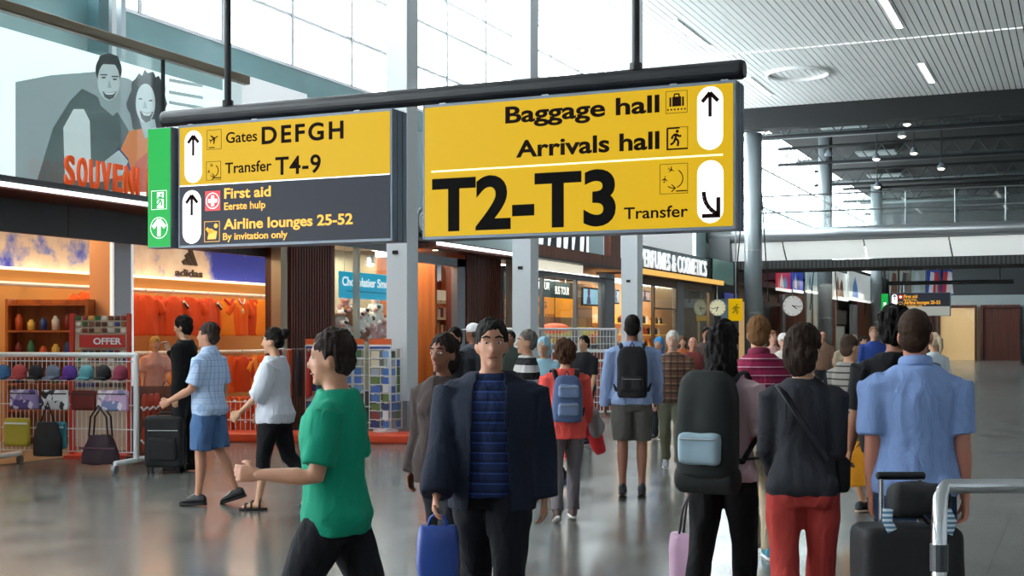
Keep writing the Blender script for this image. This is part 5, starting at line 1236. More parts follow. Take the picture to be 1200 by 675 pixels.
# ================================================================ PEOPLE
def rotm(ax, a): return Matrix.Rotation(a, 3, ax)
EYEW, IRIS, LIP = mat('eye white', '#e8e4de', .3), mat('iris', '#2a1a12', .3), mat('lip', '#9a5548', .5)
def person(label, x, y, H, head, sex='m', legs=((18, 6), (-18, 30)), arms=((8, 8, 15, 0), (-8, 8, 15, 0)), hyaw=0, hpitch=0, lean=0,
           skin='#c08e74', hair=('short', '#2a211c'), top=('#5a6a80', .45, .88, .012), bottom=('trousers', '#2a2c34'), shoes=('shoe', '#22242a', '#d8d8d8'),
           girth=1.0, near=True, group=None, jacket=None, collar=None, belt=None, lift=(0, 0)):
    """arms: (pitch forward, abduction, elbow bend, inward) for left, right; legs: (hip forward, knee bend) for left, right; local +y is the way the person faces, +x their right"""
    S = H / 1.75; o = thing('person', label, 'person', (x, y, 0), R(head), group)
    rz = R(head); W = Matrix.Translation((x, y, 0)) @ Matrix.Rotation(rz, 4, 'Z')
    vx = .0125 if near else .018; f = sex == 'f'
    hipw = .092 if not f else .095; shw = .19 if not f else .165
    G = girth
    LM = rotm('X', -R(lean))
    def up(p):                     # upper-body lean about the hips
        p = Vector(p); b = Vector((0, 0, .95)); return b + LM @ (p - b) if p.z > .95 else p
    # joints
    LEG = []; 
    for s, (hp, kn) in zip((-1, 1), legs):
        h_ = Vector((s * hipw, 0, .93)); a = R(hp); k_ = h_ + Vector((s * .005, math.sin(a), -math.cos(a))) * .44
        a2 = R(hp - kn); an = k_ + Vector((0, math.sin(a2), -math.cos(a2))) * .41
        fp = R(min(0, (hp - kn)) * .75 + (8 if hp > 10 and kn < 15 else 0) * 0)    # toes point down on the trailing foot
        LEG.append((h_, k_, an, fp))
    def footpt(an, fp, s, u): return an + Vector((0, math.cos(fp) * s, math.sin(fp) * s)) + Vector((0, -math.sin(fp) * u, math.cos(fp) * u))
    low = min(min(footpt(an, fp, s, -.095).z for s in (-.07, .0, .17)) for _, _, an, fp in LEG)
    dz = -low
    D = Vector((0, 0, dz))
    LEG = [(a + D, b + D, c + D, fp) for a, b, c, fp in LEG]
    def T(p): return up(p) + D      # torso points
    ARM = []
    for s, (pp, ab, el, inn) in zip((-1, 1), arms):
        sh = T((s * shw, -.01, 1.405)); a, b = R(pp), R(ab)
        e_ = sh + LM @ (Vector((s * math.sin(b), math.sin(a) * math.cos(b), -math.cos(a) * math.cos(b))) * .30)
        a2, b2 = R(pp + el), R(ab * .5 - inn)
        dr = LM @ Vector((s * math.sin(b2), math.sin(a2) * math.cos(b2), -math.cos(a2) * math.cos(b2)))
        wr = e_ + dr * .255; ARM.append((sh, e_, wr, dr))
    # torso profile (z, rx, ry, y)
    if f: prof = [(.80, .10, .09, 0), (.86, .165, .115, -.012), (.93, .178, .125, -.018), (1.0, .16, .11, -.01), (1.10, .132, .095, 0), (1.2, .138, .105, .008), (1.28, .15, .118, .012), (1.36, .155, .102, 0), (1.42, .138, .08, -.008), (1.455, .1, .068, -.012), (1.49, .066, .058, -.012), (1.515, .054, .054, -.01)]
    else: prof = [(.80, .10, .09, 0), (.86, .16, .11, -.01), (.93, .17, .118, -.012), (1.0, .162, .112, -.005), (1.10, .155, .108, .004), (1.2, .162, .115, .005), (1.28, .175, .122, .005), (1.36, .182, .112, 0), (1.42, .162, .09, -.008), (1.455, .118, .076, -.014), (1.49, .078, .066, -.014), (1.515, .064, .062, -.012)]
    def torso(mb, off, z0, z1=1.515, flare=0, n=22):
        rr = []
        zz = [p for p in prof if z0 < p[0] < z1]
        def at(z):
            for a, b in zip(prof, prof[1:]):
                if a[0] <= z <= b[0]:
                    t = (z - a[0]) / (b[0] - a[0]); return tuple(a[i] + (b[i] - a[i]) * t for i in range(4))
            return prof[0] if z < prof[0][0] else prof[-1]
        lst = [(z0,) + at(max(z0, .86))[1:]] + zz + ([(z1,) + at(z1)[1:]] if z1 < 1.51 else [])
        for z, rx, ry, yy in lst:
            ex = off + flare * max(0, (1.1 - z))
            gx = G if 0.9 < z < 1.38 else (1 + (G - 1) * .5)
            rr.append([T((rx * gx + ex) * 0 + 0 if False else (((rx * gx + ex) * math.cos(2*math.pi*i/n)), yy + (ry * gx + ex) * math.sin(2*math.pi*i/n), z)) for i in range(n)])
        mb.rings(rr)
    # ---- body: one continuous surface
    mb = MB(); torso(mb, -.010, .86)
    mb.tube([T((0, -.015, 1.40)), T((0, -.008, 1.50)), T((0, .005, 1.58))], [.062, .056, .056] if not f else [.054, .047, .048], 14)
    neckb = T((0, -.008, 1.50)); HM_ = LM @ rotm('Z', R(hyaw)) @ rotm('X', R(hpitch))
    def hd(p): return neckb + HM_ @ (Vector(p) - Vector((0, -.008, 1.50)))
    mb.ell(hd((0, -.005, 1.655)), (.076, .096, .098), rot=HM_).ell(hd((0, .03, 1.585)), (.054, .06, .062) if not f else (.048, .057, .058), rot=HM_).ell(hd((0, .03, 1.615)), (.066, .062, .055), rot=HM_)
    mb.tube([hd((0, .088, 1.645)), hd((0, .1, 1.625)), hd((0, .112, 1.607)), hd((0, .095, 1.598))], [.010, .013, .017, .012], 8, ends=.6)
    mb.ell(hd((0, .083, 1.567)), (.026, .016, .012), rot=HM_).ell(hd((0, .078, 1.53)), (.028, .022, .018), rot=HM_)
    for s in (-1, 1):
        mb.ell(hd((s * .077, -.008, 1.618)), (.012, .022, .034), rot=HM_)
        mb.ell(hd((s * .032, .078, 1.662)), (.026, .014, .010), rot=HM_)
        mb.ell(T((s * (shw - .022), -.008, 1.378)), (.05, .048, .05))
        mb.ell(T((s * .08, -.05, .90)), (.08 * G, .076 * G, .085))
        if f: mb.ell(T((s * .07, .08, 1.265)), (.056, .052, .055))
    for (sh, el, wr, dr) in ARM:
        m1 = el + (wr - el) * .3
        mb.tube([sh + (el - sh) * .1, sh + (el - sh) * .5, el, m1, wr, wr + dr * .02], [.052 * G, .047 * G, .039 * G, .041 * G, .027, .026] if not f else [.045, .041, .034, .036, .024, .023], 12, ends=.4)
    for (h_, k_, an, fp), s in zip(LEG, (-1, 1)):
        c1 = k_ + (an - k_) * .32
        ax = Vector((0, -.018, 0))
        mb.tube([h_ + Vector((0, -.01, .03)), h_ + (k_ - h_) * .4, k_, c1 + ax, k_ + (an - k_) * .7 + ax * .4, an], [.078 * G, .068 * G, .055, .056 * (.5 + .5 * G), .041, .036] if not f else [.08 * G, .068 * G, .052, .053, .038, .033], 14, ends=.3)
        rr = []
        for sy, wx, hh in ((-.07, .022, .05), (-.045, .03, .075), (0, .034, .085), (.05, .036, .062), (.10, .041, .045), (.14, .04, .032), (.17, .028, .022)):
            rr.append([footpt(an, fp, sy, -.078 + hh * (.5 + .5 * math.sin(2*math.pi*i/12))) + Vector((wx * math.cos(2*math.pi*i/12), 0, 0)) for i in range(12)])
        mb.rings(rr)
    me = remesh(mb, vx, 5)
    # hands: palm, four unequal fingers, thumb; joined into the same mesh
    HAND = []
    mh = MB()
    for (sh, el, wr, dr), s in zip(ARM, (-1, 1)):
        d = dr.normalized(); fwd = LM @ Vector((0, 1, 0)); fwd = (fwd - d * fwd.dot(d))
        fwd = fwd.normalized() if fwd.length > .25 else (Vector((0, 0, 1)) - d * d.z).normalized()
        nrm = d.cross(fwd) * s; 
        inw = Vector((-s, 0, 0)); 
        if nrm.dot(inw) < 0: nrm = -nrm      # palm normal points to the body
        palm = [wr, wr + d * .03, wr + d * .085]
        mh.tube(palm, [(.026, .017), (.036, .016), (.040, .014)], 12, ref=tuple(fwd), ends=.35)
        for k, ln in enumerate((.066, .074, .068, .053)):
            b = wr + d * .08 + fwd * (.029 - .0195 * k); c1 = .35; c2 = .95
            p1 = b + (d * math.cos(c1) + nrm * math.sin(c1)) * ln * .5; p2 = p1 + (d * math.cos(c2) + nrm * math.sin(c2)) * ln * .32; p3 = p2 + (d * math.cos(1.5) + nrm * math.sin(1.5)) * ln * .25
            mh.tube([b - d * .012, b, p1, p2, p3], [.009, .0095, .009, .008, .0065], 8, ends=.6)
        tb = wr + d * .025 + fwd * .03
        mh.tube([tb - fwd * .012, tb + fwd * .016 + d * .022, tb + fwd * .022 + d * .048 + nrm * .012, tb + fwd * .018 + d * .066 + nrm * .024], [.013, .0125, .010, .0075], 8, ends=.6)
        HAND.append(wr + d * .10 + nrm * .018)
    hm = remesh(mh, .0048, 2) if near else mh.mesh('tmp', [], True)
    mx = MB()
    for s in (-1, 1):
        mx.ell(hd((s * .031, .0800, 1.642)), (.0135, .010, .0062), 1, HM_, 10, 7); mx.ell(hd((s * .031, .0872, 1.642)), (.0058, .0038, .0058), 2, HM_, 8, 6)
        mx.tube([hd((s * .012, .094, 1.668)), hd((s * .032, .094, 1.674)), hd((s * .054, .080, 1.667))], [.004, .0055, .003], 6, 4)
    mx.tube([hd((-.026, .086, 1.566)), hd((-.008, .0985, 1.570)), hd((.008, .0985, 1.570)), hd((.026, .086, 1.566))], [.003, .0055, .0055, .003], 6, 3)
    xm_ = mx.mesh('tmp', [], True)
    bm = bmesh.new(); bm.from_mesh(me); bm.from_mesh(hm); bm.from_mesh(xm_); out = bpy.data.meshes.new('body'); bm.to_mesh(out); bm.free()
    sk = mat('skin ' + skin, skin, .55, bump=.06, bscale=60); hcol = mat('hair ' + hair[1], hair[1], .7, spec=.18, bump=.6, bscale=90, vary=.3, vscale=50)
    for m in (sk, EYEW, IRIS, LIP, hcol): out.materials.append(m)
    for m_ in (me, hm, xm_): bpy.data.meshes.remove(m_)
    out.shade_smooth()
    SC = Matrix.Diagonal((S, S, S, 1)); out.transform(SC)
    link('body', out, o)
    seed = random.randrange(1000)
    def cloth(name, mb, m, vox=None, amp=.015, sc=8, st=(1, 1, .45), parent=None):
        me = remesh(mb, vox or (vx if near else .02), 3); wrinkle(me, amp, sc, seed, st); wrinkle(me, amp * .45, sc * 2.6, seed + 5, st)
        me.transform(SC); me.materials.append(m); return link(name, me, parent or o)
    # ---- trousers / shorts / skirt
    kind, bc = bottom[0], bottom[1]; bmat = cmat(bc)
    fit = bottom[2] if len(bottom) > 2 else .012
    frac = {'trousers': 1.0, 'shorts': .46, 'capri': .68}[kind]
    mb = MB(); torso(mb, .012, .82, 1.03)
    for s in (-1, 1): mb.ell(T((s * .08, -.052, .90)), (.098 * G, .096 * G, .1))
    for (h_, k_, an, fp) in LEG:
        c1 = k_ + (an - k_) * .32; ax = Vector((0, -.012, 0)); lf = fit
        pts = [h_ + Vector((0, -.01, .03)), h_ + (k_ - h_) * .4, h_ + (k_ - h_) * .8, k_]; rs = [.098 * G, .086 * G + lf, .066 * G + lf, .062 + lf]
        if kind == 'shorts': pts = pts[:3] + [h_ + (k_ - h_) * .93]; rs = [.1 * G, .092 * G + lf, .084 * G + lf, .083 * G + lf]
        elif kind == 'capri': pts += [c1 + ax, k_ + (an - k_) * .45 + ax]; rs += [.062 + lf * .7, .056 + lf]
        else: pts += [c1 + ax, k_ + (an - k_) * .7 + ax * .5, an + (an - k_).normalized() * .012]; rs += [.062 + lf, .054 + lf, .055 + lf * 1.2]
        mb.tube(pts, rs, 16)
    cloth('trousers' if kind == 'trousers' else ('shorts' if kind == 'shorts' else 'capri_trousers'), mb, bmat, amp=.013)
    # ---- top
    tc, slv, hem, off = top[:4]; tm = cmat(tc)
    def upper(offs, hem_, slv_, z1=1.49):
        mb = MB(); torso(mb, offs, hem_, z1, flare=.06 if offs > .01 else 0)
        if hem_ < .96:
            for s in (-1, 1): mb.ell(T((s * .08, -.05, max(.92, hem_ + .045))), (.106 * G + offs * .6, .1 * G + offs * .6, .085))
        if f:
            for s in (-1, 1): mb.ell(T((s * .068, .08, 1.265)), (.07 + offs * .5, .066 + offs * .5, .07))
        for s in (-1, 1): mb.ell(T((s * (shw - .018), -.008, 1.385)), (.062 + offs * .5, .058 + offs * .5, .056 + offs * .35))
        for (sh, el, wr, dr) in ARM:
            if slv_ <= .02: continue
            path = [sh, sh + (el - sh) * .5, el, el + (wr - el) * .5, wr + dr * .01]; pr = [.058 * G, .053 * G, .046 * G, .043 * G, .036]
            tt = [0, .27, .53, .76, 1.0]
            P2, R2 = [], []
            for p, r, t in zip(path, pr, tt):
                if t < slv_ - .02: P2.append(p); R2.append(r + offs * .9)
            i = max(k for k in range(5) if tt[k] < slv_ - .02)
            if i < 4:
                w_ = (slv_ - tt[i]) / (tt[i + 1] - tt[i]); P2.append(path[i] + (path[i + 1] - path[i]) * w_); R2.append(pr[i] + (pr[i + 1] - pr[i]) * w_ + offs * 1.1)
            mb.tube(P2, R2, 14)
        return mb
    sh_ = cloth('shirt', upper(off, hem, slv), tm)
    if collar:
        cmx = MB().tube([T((.074 * math.cos(R(a)), -.012 + .074 * math.sin(R(a)), 1.502 + .014 * math.sin(R(-a)))) for a in range(115, 426, 25)], [(.026, .008)] * 13, 8, ref=(0, 0, 1))
        m_ = cmx.mesh('collar', mat('cloth ' + collar, collar, .85), True); m_.transform(SC); link('collar', m_, o)
    if jacket:
        jc, jh = jacket; me = remesh(upper(off + .022, jh, 1.0, 1.495), vx, 3)
        bm = bmesh.new(); bm.from_mesh(me); kill = [v for v in bm.verts if v.co.y > .02 and abs(v.co.x) < .065 + .07 * max(0, (1.5 + dz - v.co.z)) * .8]
        bmesh.ops.delete(bm, geom=kill, context='VERTS'); bm.to_mesh(me); bm.free()
        wrinkle(me, .014, 8, seed + 2, (1, 1, .4)); me.transform(SC); me.materials.append(cmat(jc))
        jo = link('jacket', me, o); sm = jo.modifiers.new('thick', 'SOLIDIFY'); sm.thickness = .006
    if belt:
        n = 24; pts = [T((.178 * G * math.cos(2*math.pi*i/n), -.004 + .128 * G * math.sin(2*math.pi*i/n), .985)) for i in range(n + 1)]
        m_ = MB().tube(pts, [(.006, .018)] * (n + 1), 8, ref=(1, 0, 0)).mesh('belt', mat('belt ' + belt, belt, .5), True); m_.transform(SC); link('belt', m_, o)
    # ---- hair
    st, hc = hair; mb = MB(); amp = .007
    E = lambda c, r: mb.ell(hd(c), r, rot=HM_)
    if st == 'crop': E((0, -.016, 1.669), (.081, .099, .097)); E((0, -.048, 1.615), (.074, .055, .07)); amp = .003
    elif st == 'short': E((0, -.02, 1.674), (.086, .101, .099)); E((0, -.05, 1.625), (.08, .064, .08)); amp = .009
    elif st == 'fringe': E((0, -.018, 1.678), (.09, .106, .1)); E((0, -.05, 1.62), (.084, .066, .09)); amp = .012
    elif st == 'balding': E((0, -.045, 1.628), (.083, .068, .066)); amp = .004
    elif st == 'bob': E((0, -.022, 1.676), (.092, .105, .1)); E((0, -.05, 1.60), (.096, .07, .115)); amp = .010
    elif st == 'long': E((0, -.022, 1.676), (.092, .106, .102)); E((0, -.06, 1.58), (.098, .068, .14)); E((0, -.085, 1.46), (.1, .05, .17)); amp = .013
    elif st == 'bun': E((0, -.018, 1.674), (.086, .104, .1)); E((0, -.05, 1.63), (.08, .066, .075)); E((0, -.125, 1.70), (.05, .05, .05)); amp = .007
    elif st == 'ponytail': E((0, -.018, 1.674), (.086, .104, .1)); E((0, -.05, 1.63), (.08, .066, .075)); mb.tube([hd((0, -.11, 1.70)), hd((0, -.16, 1.66)), hd((0, -.165, 1.56)), hd((0, -.15, 1.46))], [.025, .036, .034, .012], 10, ends=.5); amp = .007
    elif st == 'curly': E((0, -.022, 1.685), (.105, .112, .105)); E((0, -.05, 1.63), (.104, .078, .1)); amp = .022
    elif st == 'cap': E((0, -.012, 1.685), (.09, .106, .085))
    if st != 'bald':
        me = remesh(mb, .0055 if near else .012, 2)
        wrinkle(me, amp, 34 if st != 'curly' else 26, seed, (1, 1, .6)); 
        if st in ('long', 'bob', 'short', 'fringe', 'curly'): wrinkle(me, amp * .55, 75, seed + 1, (1, 1, .18))
        me.transform(SC)
        me.materials.append(hcol if st != 'cap' else mat('cloth ' + hc, hc, .8)); ho = link('hair' if st != 'cap' else 'cap', me, o)
        if st == 'cap':
            m_ = MB().ell(hd((0, .1, 1.675)), (.07, .07, .01), rot=HM_).mesh('peak', mat('cloth ' + hc, hc, .8), True); m_.transform(SC); link('peak', m_, ho)
            mb = MB(); mb.ell(hd((0, -.045, 1.628)), (.083, .068, .066), rot=HM_); me = remesh(mb, .014, 2); me.transform(SC); me.materials.append(mat('hair #3a2a20', '#3a2a20', .6)); link('hair', me, o)
    # ---- shoes
    sk_, sc_, so_ = shoes
    for (h_, k_, an, fp), s in zip(LEG, (-1, 1)):
        def ringf(sy, wx, z0_, hh, n=14): return [footpt(an, fp, sy, z0_ + hh * (.5 + .5 * math.sin(2*math.pi*i/n))) + Vector((wx * math.cos(2*math.pi*i/n) * (1 + .0), 0, 0)) for i in range(n)]
        root = None
        sole = MB().rings([ringf(sy, wx, -.096, .026) for sy, wx in ((-.088, .02), (-.075, .034), (-.03, .037), (.04, .039), (.11, .047), (.16, .042), (.19, .024))])
        m_ = sole.mesh('sole', mat('sole ' + so_, so_, .7), True); m_.transform(SC)
        if sk_ == 'shoe' or sk_ == 'sneaker':
            mu = MB().rings([ringf(sy, wx, -.082, hh) for sy, wx, hh in ((-.086, .018, .05), (-.074, .033, .085), (-.03, .041, .105), (.02, .042, .105), (.06, .043, .076), (.11, .046, .058), (.155, .04, .046), (.184, .022, .03))])
            me = remesh(mu, .009, 2); me.transform(SC); me.materials.append(mat('shoe ' + sc_, sc_, .55)); so = link('shoe', me, o); link('sole', m_, so)
            if sk_ == 'sneaker':
                ml = MB()
                for t in range(4):
                    c = footpt(an, fp, .035 + t * .022, -.082 + .092 - t * .012); ml.tube([c + Vector((-.022, 0, 0)), c + Vector((0, .003, .008)), c + Vector((.022, 0, 0))], .0035, 6)
                me = ml.mesh('laces', mat('laces', '#e8e8e8', .7)); me.transform(SC); link('laces', me, so)
        else:
            so = link('sandal', m_, o); ml = MB()
            for sy, hh, wx in ((.12, .05, .045), (.06, .075, .04), (-.02, .1, .036)):
                ml.tube([footpt(an, fp, sy, -.075) + Vector((-wx, 0, 0)), footpt(an, fp, sy, -.082 + hh) + Vector((-wx * .6, 0, 0)), footpt(an, fp, sy, -.074 + hh), footpt(an, fp, sy, -.082 + hh) + Vector((wx * .6, 0, 0)), footpt(an, fp, sy, -.075) + Vector((wx, 0, 0))], [(.004, .012)] * 5, 8)
            me = ml.mesh('strap', mat('shoe ' + sc_, sc_, .55), True); me.transform(SC); link('strap', me, so)
    # world places for what is carried
    info = dict(o=o, W=W, S=S, hands=[W @ (h_ * S) for h_ in HAND], rz=rz, H=H, dz=dz)
    info['pt'] = lambda p: W @ (T(p) * S)
    info['T'] = T
    return info
def at(u, d): return gd(u, d)
def people(u, d, H, off, label, **k):
    x, y = gd(u, d); return person(label, x, y, H, 24 + off, **k)

# ---- carried things
def backpack(p, lab, wd, dp, hh, m, m2, zc=1.2, pockets=2, big=False):
    S = p['S']; T = p['T']; o = thing('backpack', lab, 'backpack', p['W'].translation.copy() , p['rz'], None); L = lambda q: T(q) * S
    c = (0, -.135 - dp / 2, zc)
    rr = []
    for t, k in ((-.5, .82), (-.47, .95), (-.3, 1.0), (0, 1.0), (.25, .96), (.42, .82), (.5, .5)):
        rr.append([L((c[0] + (abs(math.cos(a)) ** .6) * math.copysign(1, math.cos(a)) * wd / 2 * k, c[1] + (abs(math.sin(a)) ** .6) * math.copysign(1, math.sin(a)) * dp / 2 * k, zc + t * hh)) for a in [2*math.pi*i/28 for i in range(28)]])
    mb = MB().rings(rr); me = remesh(mb, .014, 3); wrinkle(me, .012, 9, 4); me.materials.append(m); link('main_bag', me, o)
    for k in range(pockets):
        zz = zc - hh * .22 + k * hh * .38; ph = hh * .3
        me = remesh(MB().box(L((0, c[1] - dp / 2 - .012, zz)), (wd * .72 * S, .07 * S, ph * S), 0, None, .028, 3), .012, 2); wrinkle(me, .006, 12, 2); me.materials.append(m2); pk = link('pocket', me, o)
        MB().tube([L((-wd * .3, c[1] - dp / 2 - .05, zz + ph * .3)), L((wd * .3, c[1] - dp / 2 - .05, zz + ph * .3))], .005, 6).build('zip', M_steel, pk)
    ms = mat('strap black', '#17181b', .7)
    for s in (-1, 1):
        MB().tube([L((s * .09, -.13, zc + hh * .36)), L((s * .115, -.085, 1.468)), L((s * .125, .01, 1.482)), L((s * .13, .11, 1.41)), L((s * .145, .145, 1.27)), L((s * .185, .04, 1.12)), L((s * .15, -.12, zc - hh * .38))], [(.022, .007)] * 7, 8, ref=(1, 0, 0)).build('strap', ms, o, smooth=True)
    MB().tube([L((-.03, -.16, zc + hh * .5 - .02)), L((0, -.165, zc + hh * .5 + .04)), L((.03, -.16, zc + hh * .5 - .02))], .008, 8).build('grab_handle', ms, o)
    if big:
        me = remesh(MB().tube([L((-wd * .45, c[1], zc - hh * .52)), L((wd * .45, c[1], zc - hh * .52))], .085 * S, 16, ends=.4), .014, 2); me.materials.append(m); link('sleeping_roll', me, o)
        MB().tube([L((-.2, .02, 1.0)), L((-.16, .13, .99)), L((0, .155, .985)), L((.16, .13, .99)), L((.2, .02, 1.0)), L((.14, -.14, 1.0))], [(.02, .006)] * 6, 8).build('hip_belt', ms, o)
    return o
def shopping_bag(lab, hp, wd, dp, hh, m, mh, drop=.22, rz=0, cat='bag', name='shopping_bag'):
    o = thing(name, lab, cat, (hp.x, hp.y, hp.z - drop - hh), rz)
    rr = []
    for z, k in ((0, .86), (.02, .93), (hh * .35, 1.0), (hh * .75, 1.0), (hh, .94)):
        rr.append([((abs(math.cos(a)) ** .45) * math.copysign(1, math.cos(a)) * wd / 2 * k, (abs(math.sin(a)) ** .45) * math.copysign(1, math.sin(a)) * dp / 2 * (k if z < hh else .75), z) for a in [2*math.pi*i/28 for i in range(28)]])
    me = remesh(MB().rings(rr), .012, 2); wrinkle(me, .014, 8, int(wd * 100), (1, 1, .5)); me.materials.append(m); link('body', me, o)
    for s in (-1, 1):
        MB().tube([(-wd * .25, s * dp * .28, hh - .02), (-wd * .16, s * dp * .2, hh + drop * .6), (0, 0, hh + drop - .004 + .004), (wd * .16, s * dp * .2, hh + drop * .6), (wd * .25, s * dp * .28, hh - .02)], .007, 8).build('handle', mh, o, smooth=True)
    return o

SKA, SKB, SKC = '#b98468', '#c89878', '#8a5a44'
# 1 dark jacket man by the suitcase
people(216, 15.6, 1.86, 80, 'man in black jacket and dark trousers standing by the black suitcase, hand to chin', legs=((3, 3), (-3, 3)), arms=((-4, 6, 10, 0), (28, 8, 125, 20)), hair=('fringe', '#15110f'), top=('#17181b', 1.0, .86, .02), bottom=('trousers', '#2a2b2f', .016), shoes=('shoe', '#1c1c1e', '#101010'), hyaw=-6, hpitch=-8, skin=SKB)
# 2 checked shirt, denim shorts
M_check = stripes('pale blue checked cloth', [(0, '#a9bfdc'), (.45, '#b9cbe2'), (.52, '#7f9cc4'), (.62, '#a9bfdc')], .06, 2, second=(0, .055, '#6f8ebc', .2))
people(244, 12.5, 1.75, 78, 'man in pale blue checked shirt and blue denim shorts walking left', legs=((5, 2), (-10, 14)), arms=((14, 8, 50, 6), (-10, 9, 25, 0)), hair=('short', '#3a2f2a'), top=(M_check, .45, .86, .026), bottom=('shorts', '#4a6a94', .02), shoes=('sneaker', '#1b1c20', '#15161a'), belt='#3a2a22', collar='#a9bfdc', hyaw=5, skin=SKA, girth=1.06)
# 3 white blouse woman
people(321, 12.2, 1.71, 84, 'woman in loose white blouse and black capri trousers with dark hair bun', sex='f', legs=((10, 3), (-16, 20)), arms=((18, 8, 30, 4), (6, 10, 35, 0)), hair=('bun', '#1a1513'), top=('#c9ced8', .62, .84, .045), bottom=('capri', '#15161a', .012), shoes=('sandal', '#2a201c', '#1c1816'), skin=SKB, girth=1.06, hpitch=-4)
# 4 green T-shirt
p4 = people(392, 5.7, 1.71, 86, 'man in green T-shirt and black trousers striding left in the foreground', legs=((24, 4), (-22, 26)), arms=((8, 10, 84, 10), (-10, 12, 24, 0)), hair=('short', '#2e2420'), top=('#0f8a6c', .44, .84, .026), bottom=('trousers', '#15161c', .018), shoes=('shoe', '#1a1a1c', '#101010'), skin=SKA, girth=1.05, hpitch=-6)
# 5 navy jacket over striped shirt
M_navst = stripes('dark blue striped cloth', [(0, '#1d2a50'), (.35, '#2c4480'), (.5, '#18223e'), (.8, '#1d2a50')], .05, 2)
p5 = people(576, 6.4, 1.72, 176, 'man in open navy jacket over a blue striped shirt walking toward the viewer', legs=((14, 6), (-12, 24)), arms=((-8, 10, 14, 0), (12, 9, 18, 0)), hair=('short', '#191615'), top=(M_navst, .9, .86, .018), bottom=('trousers', '#12141b', .02), shoes=('shoe', '#17181a', '#101010'), jacket=('#1c2333', .80), skin=SKA, girth=1.12, hyaw=8)
shopping_bag('blue plastic bag in the left foreground hand beside the navy jacket', p5['hands'][1], .2, .11, .30, mat('blue plastic', '#2a4a9a', .4), mat('blue plastic', '#2a4a9a', .4), .06, p5['rz'])
# 6 woman behind him
p6 = people(519, 7.8, 1.64, 150, 'woman in dark brown jacket half hidden behind the navy jacket man', sex='f', legs=((10, 4), (-12, 20)), arms=((10, 8, 25, 0), (-6, 8, 20, 0)), hair=('bob', '#231a16'), top=('#3b3230', 1.0, .80, .03), bottom=('trousers', '#1c2026', .012), shoes=('shoe', '#1c1c1e', '#101010'), skin=SKC)
# 7 white cap
people(554, 18.0, 1.84, 60, 'man in white cap and grey shirt far behind the navy jacket man', hair=('cap', '#e8e8e8'), top=('#4a4e55', .5, .86, .02), near=False, skin=SKC)
# 8 black and white stripes
M_bw = stripes('black and white striped cloth', [(0, '#16171a'), (.5, '#c9c6c4')], .15, 2)
people(617, 13.4, 1.72, 100, 'grey haired person in black and white striped jumper and dark jeans', legs=((-16, 24), (18, 4)), arms=((10, 8, 30, 0), (-10, 8, 20, 0)), hair=('short', '#6d665f'), top=(M_bw, 1.0, .84, .022), bottom=('trousers', '#20242e', .012), shoes=('shoe', '#3a5a8a', '#d8d8d8'), skin=SKB, girth=1.04)
people(637, 15.6, 1.64, 160, 'woman in light blue headscarf behind the striped jumper', sex='f', hair=('bob', '#9ac4d4'), top=('#8fb4c4', 1.0, .8, .03), bottom=('trousers', '#3a4048'), near=False, skin=SKB)
# 9 coral jacket, blue rucksack
p9 = people(662, 11.4, 1.575, 4, 'woman in coral red jacket and grey trousers carrying a blue backpack', sex='f', legs=((-8, 16), (10, 3)), arms=((6, 10, 20, 0), (14, 12, 40, 6)), hair=('curly', '#4a3020'), top=('#d84f48', 1.0, .80, .03), bottom=('trousers', '#6a6468', .012), shoes=('sneaker', '#4a3834', '#c8c4c0'), skin=SKB, hyaw=-8, girth=1.05)
backpack(p9, 'blue and grey backpack worn over the coral red jacket', .29, .17, .46, mat('slate blue cloth', '#46587c', .8), mat('grey blue cloth', '#6b7ea0', .8), 1.2)
hp = p9['hands'][1]
o = thing('carried_jacket', 'red and grey jacket carried over the arm of the coral jacket woman', 'jacket', (hp.x, hp.y, hp.z), p9['rz'])
me = remesh(MB().ell((.02, 0, .0), (.12, .09, .13)).tube([(-.06, 0, .02), (-.1, .02, -.18), (-.06, .0, -.36)], [(.07, .05), (.11, .06), (.06, .03)], 12, ends=.4).tube([(.08, 0, .02), (.12, -.02, -.12), (.18, 0, -.26)], [(.06, .05), (.08, .05), (.05, .03)], 12, ends=.4), .014, 2); wrinkle(me, .03, 9, 3); me.materials.append(mat('red jacket cloth', '#c41f28', .7)); link('red_shell', me, o)
me = remesh(MB().ell((.02, -.02, .09), (.15, .1, .1)).ell((.12, -.02, -.02), (.09, .08, .11)), .014, 2); wrinkle(me, .03, 9, 6); me.materials.append(mat('grey lining cloth', '#7d7a7c', .8)); link('grey_lining', me, o)
# 10 dark clothed boy at the gate
people(684, 19.4, 1.63, 140, 'young man in black top standing before the white gate', legs=((2, 2), (-2, 2)), hair=('short', '#171310'), top=('#1c1d22', .5, .86, .02), near=False, skin=SKB)
# 11 grey shorts, black backpack
p11 = people(741, 13.2, 1.83, -6, 'man in pale blue shirt and grey knee shorts wearing a black backpack', legs=((-4, 4), (4, 14)), arms=((2, 10, 20, 0), (6, 10, 30, 4)), hair=('crop', '#1a1614'), top=('#8fa4cc', 1.0, .88, .026), bottom=('shorts', '#55534f', .022), shoes=('sneaker', '#1d1e22', '#2a2a2e'), skin=SKC)
backpack(p11, 'black backpack on the man in grey knee shorts', .30, .17, .50, mat('black cloth', '#16171b', .8), mat('black cloth', '#16171b', .8), 1.2, 1)
